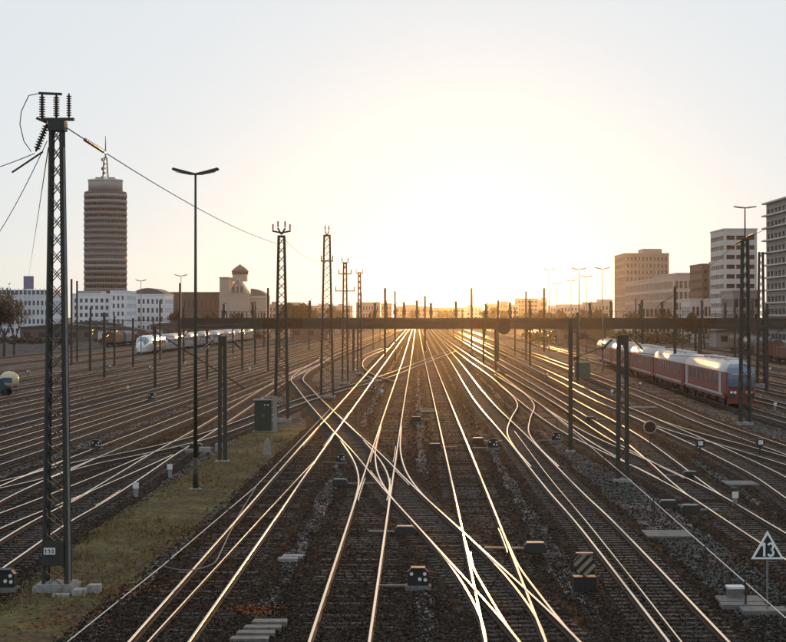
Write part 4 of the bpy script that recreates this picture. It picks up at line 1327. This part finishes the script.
for cx_, cy_, sx, sy, cnt in [(95, 590, 2.2, 2.5, 420), (150, 535, 2.5, 5, 240), (255, 612, .7, .7, 220), (40, 625, 1.8, 2.2, 220), (395, 527, .5, 1.2, 60), (200, 478, 2, 7, 160), (725, 560, 1.2, 2.5, 60)]:
    c = gp(cx_, cy_, G)
    for k in range(cnt):
        p = Vector((c.x + random.gauss(0, sx * .5), c.y + random.gauss(0, sy * .5), G + .05 + random.random() * .05))
        u = Vector((random.gauss(0, 1), random.gauss(0, 1), random.gauss(0, .5))).normalized() * .055; v = u.cross(Vector((random.gauss(0, 1), random.gauss(0, 1), 2))).normalized() * .04
        b.add([p - u, p + v, p + u, p - v], [(0, 1, 2, 3)])
tag(b.build('fallen_leaves', M_fallen), 'orange brown fallen leaves scattered by the tracks', kind='stuff')

# ------------------------------------------------------------------ loose ballast stones
M_stone2 = island_mat('ballast_stone', [(.014, .010, .007), (.028, .020, .014), (.05, .037, .027), (.095, .076, .06), (.024, .015, .010), (.036, .030, .024)])
N = 150000
base_v = np.array([(1, 0, 0), (-1, 0, 0), (0, 1, 0), (0, -1, 0), (0, 0, 1), (0, 0, -1)], float)
base_f = np.array([(0, 2, 4), (2, 1, 4), (1, 3, 4), (3, 0, 4), (2, 0, 5), (1, 2, 5), (3, 1, 5), (0, 3, 5)])
yy = 40 + 175 * rng.random(N) ** 2.6
xx = (rng.random(N) - .5) * 2 * (yy * 400 / FPX + 1.0)
le = np.interp(yy, [gp(*p, G).y for p in LE], [gp(*p, G).x for p in LE]); re_ = np.interp(yy, [gp(*p, G).y for p in RE], [gp(*p, G).x for p in RE])
keep = ~((xx > le + .3) & (xx < re_ - .2))
xx, yy = xx[keep], yy[keep]; N = len(xx)
sz = rng.uniform(.018, .048, N)
jit = rng.uniform(.6, 1.4, (N, 6, 1)) * base_v[None] * sz[:, None, None]
jit += rng.normal(0, .25, (N, 6, 3)) * sz[:, None, None]
V = jit + np.stack([xx, yy, np.full(N, G + .02) + rng.random(N) * .02], 1)[:, None, :]
F = (base_f[None] + (np.arange(N) * 6)[:, None, None]).reshape(-1, 3)
me = bpy.data.meshes.new('ballast_stones')
me.vertices.add(N * 6); me.vertices.foreach_set('co', V.reshape(-1).astype(np.float32))
me.loops.add(len(F) * 3); me.loops.foreach_set('vertex_index', F.reshape(-1).astype(np.int32))
me.polygons.add(len(F)); me.polygons.foreach_set('loop_start', np.arange(0, len(F) * 3, 3, dtype=np.int32)); me.polygons.foreach_set('loop_total', np.full(len(F), 3, np.int32))
me.materials.append(M_stone2); me.update(); me.validate()
tag(link('ballast_stones', me), 'loose dark ballast stones between the near tracks', kind='stuff')

# ------------------------------------------------------------------ gravel patches and paths
def patch(name, pts, m, dz, seed=0):
    P = [gp(*p, G) for p in pts]
    Q = []
    for a, c in zip(P, P[1:] + P[:1]):
        k = max(2, int((c - a).length / 1.2))
        for q in range(k):
            p = a.lerp(c, q / k); p.x += random.gauss(0, .12); p.y += random.gauss(0, .3); p.z = G + dz
            Q.append(p)
    b = MB(); b.add(Q, [tuple(range(len(Q)))])
    return tag(b.build(name, m), kind='structure')
patch('gravel_path', [(664, 462), (700, 446), (735, 470), (760, 490), (742, 497), (706, 486)], M_grey, .006)
patch('gravel_path', [(640, 530), (700, 528), (786, 590), (800, 640), (740, 642), (690, 580)], M_ground if False else MATS['grey_gravel'], .005)
patch('gravel_strip', [(560, 455), (610, 452), (640, 476), (660, 505), (610, 500)], M_grey, .0055)
patch('service_path', [(30, 470), (90, 446), (150, 432), (190, 424), (180, 432), (130, 446), (70, 468)], M_grey, .006)
patch('service_path', [(690, 400), (740, 415), (786, 433), (786, 441), (735, 424), (700, 411)], M_grey, .0052)
patch('gravel_strip', [(232, 425), (262, 412), (280, 408), (282, 425), (262, 437), (240, 440)], M_grey, .0115)

def lane(y0, vpx, side, w=1.5):
    x_e = 0 if side < 0 else 786
    pts = []
    for x in ((-10, 230) if side < 0 else (796, 600)):
        y = HY + (y0 - HY) * (vpx - x) / (vpx - x_e)
        pts.append((x, y - w * (y - HY) / 100)); pts.append((x, y + w * (y - HY) / 100))
    patch('service_path', [pts[0], pts[2], pts[3], pts[1]], M_grey, .0056)
for y0 in (453, 426.5, 404, 386): lane(y0, 441, -1)
for y0 in (412.5, 389.5, 372.5): lane(y0, 428, 1)

# ------------------------------------------------------------------ loose rails lying in the tracks
def loose_rail(pts, label):
    W_ = catmull([gp(*p, -.06) for p in pts], 1.6)
    o = W_[0].copy()
    me = sweep_mesh('loose_rail', W_ - o, 0, 0, [M_rust, M_rail], prof=[(x * .6, z * .6) for x, z in PROF])
    tag(link('spare_rail', me, None, o), label, 'rail')
loose_rail([(129, 662), (147, 642), (202, 582), (257, 522), (300, 476), (316, 459)], 'thin spare rail lying inside the lower left track')
loose_rail([(698, 662), (682, 642), (635, 582), (587, 522), (550, 478), (514.5, 431)], 'thin spare rail lying inside the lower right track')

# ------------------------------------------------------------------ signal wires on low posts
M_wirelit = mat('bright_steel_wire', (.62, .58, .52), .3, 1.0)
def post_wire(pts, z, label, nposts, plabel):
    P = [gp(*p, z) for p in pts]
    o = P[0].copy()
    w = MB().poly([p - o for p in P], .016, 6).build('signal_wire', M_wirelit, None, False, o)
    tag(w, label, 'wire')
    for k in range(nposts):
        t = (k + .6) / nposts * (len(P) - 1); i = min(int(t), len(P) - 2); p = P[i].lerp(P[i + 1], t - i)
        r = thing('wire_post', (p.x, p.y, G), plabel % words[k], 'post', 'low wire posts')
        MB().box(-.025, .025, -.025, .025, -.1, z - G + .03).build('post', M_rust, r)
        MB().tube((-.05, 0, z - G + .005), (.05, 0, z - G + .005), .035, n=8).build('pulley', M_iron, r)
post_wire([(805, 637), (786, 618), (712, 553), (630, 480), (545, 408)], .55, 'bright signal wire on low posts crossing the lower right', 7, 'low rusty post under the lower right wire, %s from the front')
post_wire([(50, 656), (67, 642), (162, 566), (255, 487), (330, 409)], .45, 'bright signal wire on low posts along the grass verge', 7, 'low rusty post under the wire beside the grass, %s from the front')
c0 = gp(162, 566, .45)
pts = [c0] + [gp(*p, z) for p, z in (((175, 569), .30), ((190, 570), .16), ((205, 567), .05), ((214, 563), .02), ((220, 553), .0), ((230, 532), -.02), ((243, 508), .0), ((256, 487), .1))]
W_ = catmull(pts, .3)
b = MB(); b.poly([Vector(p - W_[0]) for p in W_], .022, 6)
tag(b.build('bond_cable', M_cable, None, False, Vector(W_[0])), 'pale looping cable from the wire post to the left track', 'cable')

# ------------------------------------------------------------------ small yard furniture
M_green = mat('cabinet_green', (.018, .036, .022), .6, color2=(.03, .046, .03), nscale=3)
M_teal = mat('teal_green_paint', (.05, .12, .10), .6, color2=(.06, .10, .085), nscale=2)
M_lens = mat('pale_lens', (.7, .68, .66), .2, coat=.6)
M_yellow = mat('faded_stripe_paint', (.30, .24, .16), .7, color2=(.22, .17, .12), nscale=5)

# relay cabinet by the middle mast
d = depth(432)
root = thing('relay_cabinet', at(263.5, d), 'dark green relay cabinet on the grass beside the middle lattice mast', 'cabinet')
MB().box(-.62, .58, -.35, .35, .1, 2.25).build('body', M_green, root)
MB().box(-.70, .66, -.45, .45, 2.252, 2.34).build('lid', M_galv, root)
for s in (-1, 1):
    dr = MB().box(-.02 + (s - 1) * .29 + .03, -.02 + (s + 1) * .29 - .03, -.375, -.352, .3, 2.15).build('door', M_green, root)
    MB().box(s * .06 - .02, s * .06 + .02, -.42, -.376, 1.1, 1.3).build('handle', M_galv, dr)
for x in (.12, .36): MB().box(x - .05, x + .05, -.39, -.376, 1.9, 2.0).build('sticker', M_white, root)
MB().box(-.75, .72, -.5, .5, -.2, .099).build('plinth', M_conc, root)
root = thing('concrete_post', at(275, d - 1), 'pale concrete post standing right against the relay cabinet', 'post')
MB().prism([(-.13, -.13), (.13, -.13), (.13, .13), (-.13, .13)], 'z', -.2, 2.5).build('post', M_conc, root)
MB().box(-1.0, .16, -.09, .09, 2.502, 2.6).build('bracket', M_conc, root)
d = depth(455)
root = thing('marker_stone', at(267, d), 'small pale marker stone on the grass below the relay cabinet', 'stone')
MB().prism([(-.22, -.18), (.22, -.18), (.22, .18), (-.22, .18)], 'z', -.1, .5).build('base', M_conc, root)
b = MB(); b.prism([(-.2, .501), (.2, .501), (.16, .85), (0, 1.0), (-.16, .85)], 'y', -.14, .14); b.build('cap', M_conc, root)
# teal cabinet on the right
d = depth(378)
root = thing('switch_cabinet', at(582, d), 'teal green switch cabinet right of the dark steel post', 'cabinet')
MB().box(-1.0, 1.0, -.5, .5, .1, 2.0).build('body', M_teal, root); MB().box(-1.1, 1.1, -.6, .6, 2.002, 2.12).build('lid', M_galv, root)
for s in (-1, 1): MB().box(s * .5 - .45, s * .5 + .45, -.53, -.502, .25, 1.9).build('door', M_teal, root)
MB().box(-1.1, 1.1, -.6, .6, -.2, .099).build('plinth', M_concdark, root)

# striped ground signal
d = depth(591)
root = thing('striped_signal', at(584.5, d), 'low octagonal ground signal with diagonal stripes beside the right track', 'signal')
MB().box(-.34, .34, -.22, .22, -.1, .46).build('base_box', M_black, root)
oc = [(.34 * math.cos(a + math.pi / 8), .80 + .34 * math.sin(a + math.pi / 8)) for a in np.arange(8) * math.pi / 4]
pl = MB().prism(oc, 'y', -.06, .06).build('panel', M_black, root)
def clip_bar(c, w, y0, y1):
    """diagonal stripe inside the octagon, 45 degrees"""
    L = math.sqrt(max(.001, .32 ** 2 - c ** 2)) * .96
    ux, uz = .707, .707; nx, nz = -.707, .707
    q = [(-L, -w), (L, -w), (L, w), (-L, w)]
    return [(c * nx + a * ux + e * nx, .80 + c * nz + a * uz + e * nz) for a, e in q]
for c in (-.21, 0.0, .21):
    MB().prism(clip_bar(c, .055, 0, 0), 'y', -.075, -.0605).build('stripe', M_yellow, pl)
MB().box(-.26, .26, -.1, .1, 1.145, 1.17).build('top_edge', M_galv, root)
MB().box(-.05, .05, -.05, .05, .46, .5).build('neck', M_black, root)

# triangular sign with 13
M_signwhite = mat('sign_white', (.88, .88, .86), .4, coat=.3)
d = depth(614)
root = thing('triangle_sign', at(767.5, d), 'black triangular sign with white border and number 13 on a thin post', 'sign')
zc_ = lambda py: hz(py, d) - G
MB().tube((0, .03, -.2), (0, .03, zc_(536)), .03, n=8).build('post', M_galv, root)
def rtri(s, y0, y1, z0, z1, w): return MB().prism([(-w, z0), (w, z0), (0, z1)], 'y', y0, y1)
rtri(1, -.012, .012, zc_(559), zc_(530.5), .46).build('border', M_signwhite, root)
pl = rtri(1, -.016, -.0125, zc_(559) + .055, zc_(530.5) - .12, .46 - .1).build('panel', M_black, root)
y = -.0195; zb, zt = zc_(556.2), zc_(542.5)
b = MB(); b.stroke((-.095, zb), (-.095, zt), .062, -.0215, -.017); b.stroke((-.095, zt - .02), (-.17, zt - .085), .05, -.0213, -.0171); b.build('digit', M_signwhite, pl)
hh = zt - zb; pts = []
for c_z, r_, a0, a1 in ((zb + hh * .735, hh * .225, 160, -85), (zb + hh * .27, hh * .235, 85, -160)):
    for q in range(11):
        a = R(a0 + (a1 - a0) * q / 10); pts.append((.085 + math.cos(a) * r_ * .85, c_z + math.sin(a) * r_))
b = MB()
for i_, (p, q) in enumerate(zip(pts[:-1], pts[1:])):
    b.stroke(p, q, .06, -.0215 - .0003 * (i_ % 2), -.017)
b.build('digit', M_signwhite, pl)

# round disc by the curving track
d = depth(446)
root = thing('round_disc', at(650, d), 'round dark disc with bright rim on a short post right of centre', 'signal')
zc2 = hz(427, d) - G
MB().tube((0, 0, -.1), (0, 0, zc2 - .36), .035, n=8).build('post', M_iron, root)
b = MB(); b.tube((0, -.05, zc2), (0, .05, zc2), .36, n=28); b.build('disc', M_rust, root)
b = MB()
for q in range(28):
    a0, a1 = 2 * math.pi * q / 28, 2 * math.pi * (q + 1) / 28
    b.bar((math.cos(a0) * .385, 0, zc2 + math.sin(a0) * .385), (math.cos(a1) * .385, 0, zc2 + math.sin(a1) * .385), .07, .05)
b.build('rim', M_wirelit, root)

# dwarf signals and point machines
def dwarf(px, py, label, sc=1.0, rz=0):
    root = thing('dwarf_signal', gp(px, py, G), label, 'signal', 'dwarf signals between the tracks', rz)
    root.scale = (sc, sc, sc)
    b = MB(); b.prism([(-.32, .16), (.32, .16), (.32, .56), (.2, .68), (-.2, .68), (-.32, .56)], 'y', -.16, .16); hs_ = b.build('housing', M_black, root)
    MB().box(-.36, .36, -.2, .2, .66, .70).build('hood', M_iron, root) if False else MB().box(-.22, .22, -.24, .18, .682, .71).build('hood', M_iron, root)
    for x, z in ((-.2, .52), (.2, .52), (.05, .36), (.22, .34)):
        MB().tube((x, -.20, z), (x, -.161, z), .055, n=12).build('lens', M_lens, root)
    MB().box(-.4, .4, -.26, .26, -.1, .158).build('base', M_concdark, root)
    MB().bar((-1.25, 0, .14), (-.401, 0, .14), .06, .05).build('connecting_rod', M_galv, root)
dwarf(418, 590, 'dwarf signal with pale lenses at the bottom centre between the tracks')
dwarf(341, 464, 'dwarf signal below the left hand crossing', .8)
dwarf(493, 450, 'dwarf signal between the two bright glinting tracks')
dwarf(5, 592, 'dwarf signal cut by the left edge beside the grass')
dwarf(556, 442, 'dwarf signal left of the dark steel post', .9)
dwarf(374, 392, 'small dwarf signal below the far S-bend', 1.0)
dwarf(96, 450, 'dwarf signal among the left yard tracks', .9)
dwarf(152, 401, 'dwarf signal below the express train', 1.1)

def point_machine(px, py, label, L=1.5, rz=0.0, s=1):
    root = thing('point_machine', gp(px, py, G), label, 'point machine', 'point machines beside the switches', rz)
    b = MB(); b.prism([(-.38, 0), (.38, 0), (.38, .26), (.3, .33), (-.3, .33), (-.38, .26)], 'y', -.24, .24); b.build('housing', M_iron, root)
    MB().box(-.3, .3, -.2, .2, .332, .36).build('lid', M_galv, root)
    for q in (-.1, .1): MB().bar((s * .381, q, .14), (s * (.38 + L), q, .16), .045).build('throw_rod', M_galv, root)
    MB().box(-.45, .45, -.3, .3, -.15, -.002).build('base_plate', M_concdark, root)
for i, (px, py, lab, L, s) in enumerate([(535, 552, 'point machine right of the lower right crossing', 1.4, -1), (405, 535, 'point machine beside the straight left track', 1.0, -1), (340, 486, 'point machine with long rods left of the straight left track', 1.6, 1), (478, 443, 'point machine between the glinting tracks', 1.2, 1), (668, 508, 'point machine on the gravel near the bright wire', 1.0, 1), (690, 513, 'second point machine on the gravel near the bright wire', .8, 1),
                                       (435, 449, 'point machine at the centre between the straight tracks', 1.0, 1), (196, 449, 'point machine on the grass beside the lamp post', 1.2, -1), (590, 421, 'point machine between tracks right of the steel post', 1.3, 1), (416, 421, 'far point machine between the two straight tracks', .8, 1), (690, 478, 'point machine at the right hand switch', 1.0, -1)]):
    point_machine(px, py, lab, L, 0, s)

# concrete slabs and duct covers
def slabs(px, py, label, specs, m=None, group='concrete cable duct covers', orange=False, name='duct_cover'):
    root = thing(name, gp(px, py, G), label, 'slab', group)
    for x, y, w, h, z in specs:
        MB().prism([(x - w / 2, y - h / 2), (x + w / 2, y - h / 2), (x + w / 2 - .02, y + h / 2), (x - w / 2 + .03, y + h / 2)], 'z', -.06, z).build('slab', m or M_conc, root)
slabs(288, 561, 'pair of pale concrete slabs between the lower left tracks', [(0, 0, .68, .45, .12), (.12, .75, .72, .5, .10)])
slabs(257, 634, 'stack of grey concrete slabs with leaves at the bottom left', [(0, -.3, 1.0, .42, .13), (.12, .45, 1.0, .42, .13), (.25, 1.25, .95, .5, .14), (-.1, -1.05, 1.0, .42, .12)], M_concdark)
slabs(667, 535, 'long flat concrete slab lying right of the lower right track', [(0, 0, 1.75, 1.9, .08)], M_concdark)
slabs(745, 607, 'concrete platform slabs below the triangular sign', [(-.1, -.2, 1.3, .55, .14), (0, .8, 1.3, 1.0, .12), (.3, -1.1, 1.3, .8, .15)], M_concdark)
slabs(205, 452, 'pale concrete blocks on the grass near the lamp post', [(0, 0, .7, .6, .3), (.8, .4, .4, .6, .5), (-.9, -.3, .8, .5, .2)])
slabs(80, 597, 'pale rubble stones at the foot of the near lattice mast', [(0, 0, .4, .5, .25), (.35, .5, .4, .4, .3), (-.5, -.3, .5, .3, .15)], mat_stones)
slabs(640, 408, 'pale slab between the right hand tracks', [(0, 0, 3.0, 1.6, .1)], M_concdark)
slabs(428, 412, 'flat crossing plate between the two straight tracks', [(0, 0, 1.4, 1.2, .1), (0, 3, 1.4, 1.2, .1)], M_concdark)
slabs(740, 484, 'concrete cover on the gravel between right tracks', [(0, 0, 1.6, 2.0, .08)], M_concdark)
d = depth(601)
root = thing('junction_box', at(735, d), 'small pale lidded box on the slabs below the triangular sign', 'box')
MB().box(-.22, .22, -.18, .18, .1, .38).build('body', M_concdark, root); MB().box(-.25, .25, -.21, .21, .382, .45).build('lid', M_white, root)
# yard markers
mk = [(28, 377, 0), (47, 395, 1), (110, 371, 0), (128, 392, 1), (60, 350, 0), (104, 360, 1), (150, 372, 0), (185, 366, 1), (235, 362, 0), (250, 372, 1), (320, 362, 0), (382, 396, 1), (547, 380, 0), (612, 396, 1), (640, 390, 0), (705, 398, 1), (752, 392, 0), (770, 372, 1), (700, 456, 0), (735, 507, 1), (760, 455, 0), (170, 477, 1), (136, 497, 1), (722, 375, 0), (775, 410, 1)]
for i, (px, py, kd) in enumerate(sorted(mk)):
    root = thing('switch_lantern' if kd == 0 else 'marker_post', gp(px, py, G), ('small dark switch lantern' if kd == 0 else 'small white marker post') + ' in the yard, %s small marker from the left' % words[i], 'marker', 'small yard markers')
    if kd == 0:
        MB().tube((0, 0, -.1), (0, 0, .55), .05, n=8).build('stem', M_iron, root); MB().box(-.24, .24, -.2, .2, .55, .98).build('lantern', M_black, root); MB().box(-.14, .14, -.215, -.202, .64, .9).build('lens', M_lens, root)
    else:
        MB().box(-.09, .09, -.07, .07, -.1, .62).build('post', M_conc, root); MB().box(-.14, .14, -.09, -.0705, .4, .68).build('plate', M_white, root)

# ------------------------------------------------------------------ many thin far catenary posts and their wires
fp = []
rr = random.Random(5)
for X0, vpx, ds in ((-24, 436, (190, 250, 310, 380, 460, 560)), (-38, 438, (230, 290, 350, 420, 500, 600)), (-56, 440, (300, 370, 450, 540)), (14, 420, (300, 360, 440, 540, 660)), (22, 424, (210, 300, 350, 420, 520)), (40, 428, (190, 240, 290, 350, 430, 520)), (58, 430, (230, 290, 360, 440)), (-8, 419, (330, 400, 480, 600))):
    row = []
    for dd in ds:
        dd += rr.uniform(-10, 10)
        x = X0 + (vpx - CX) / FPX * (dd - 200)
        row.append((x, dd)); fp.append((CX + x / dd * FPX, x, dd))
    for z, nm in ((6.9, 'upper'), (5.7, 'lower')):
        q = [Vector((x + 1.6, dd, z)) for x, dd in row]
        wire(q, .022, '%s thin overhead wire on the %s far mast row %s of centre' % (nm, ('innermost', 'second', 'third', 'outermost')[sorted([8, 24, 38, 56] if X0 < 0 else [14, 22, 40, 58]).index(abs(X0))], 'left' if X0 < 0 else 'right'), .12, n=4)
fp.sort()
for i, (px, x, dd) in enumerate(fp):
    root = thing('catenary_post', (x, dd, G), 'thin far catenary post with side arm, %s such post from the left' % ('%d%s' % (i + 1, {1: 'st', 2: 'nd', 3: 'rd'}.get((i + 1) % 10 if (i + 1) % 100 not in (11, 12, 13) else 0, 'th'))), 'post', 'far catenary posts')
    Hh = rr.choice([7.6, 8.2, 8.6, 9.5, 11.0, 12.5])
    b = MB(); w_ = .15; b.box(-w_, w_, -w_, -w_ + .04, 0, Hh); b.box(-w_, w_, w_ - .04, w_, 0, Hh); b.box(-.02, .02, -w_ + .04, w_ - .04, 0, Hh - .01); b.build('post', M_iron, root)
    b = MB(); b.tube((.1, 0, 7.3), (1.65, 0, 6.95), .045, n=5); b.tube((.1, -.03, 5.6), (1.65, -.03, 6.85), .045, n=5); b.tube((.5, -.06, 6.0), (1.75, -.06, 5.85), .035, n=5); b.build('cantilever_arm', M_iron, root)
    insulator(root, (.15, 0, 5.4), (.55, 0, 5.75), .8)

byd = sorted(range(len(fp)), key=lambda i: fp[i][1])
nth = lambda i: '%d%s' % (i + 1, {1: 'st', 2: 'nd', 3: 'rd'}.get((i + 1) % 10 if (i + 1) % 100 not in (11, 12, 13) else 0, 'th'))
for a_, i in enumerate(byd):
    for j in byd[a_ + 1:]:
        if abs(fp[i][2] - fp[j][2]) < 22 and 6 < fp[j][1] - fp[i][1] < 60:
            wire([Vector((fp[i][1], fp[i][2], 7.4)), Vector((fp[j][1], fp[j][2], 7.4))], .024, 'cross wire strung between the %s and the %s far catenary post from the left' % (nth(i), nth(j)), .25, n=6, group='cross wires of the yard')
            break
# ------------------------------------------------------------------ haze
hm = bpy.data.materials.new('haze_air'); hm.use_nodes = True
hn, hl = hm.node_tree.nodes, hm.node_tree.links
hn.clear()
pv = hn.new('ShaderNodeVolumePrincipled')
pv.inputs['Color'].default_value = (.93, .92, .90, 1)
pv.inputs['Density'].default_value = .000024
pv.inputs['Anisotropy'].default_value = .925
ho = hn.new('ShaderNodeOutputMaterial')
hl.new(pv.outputs[0], ho.inputs['Volume'])
hb = MB().box(-2000, 2000, -80, 4000, G - 1.0, 125).build('haze', hm)
tag(hb, kind='stuff', label='thin warm haze hanging over the whole rail yard')
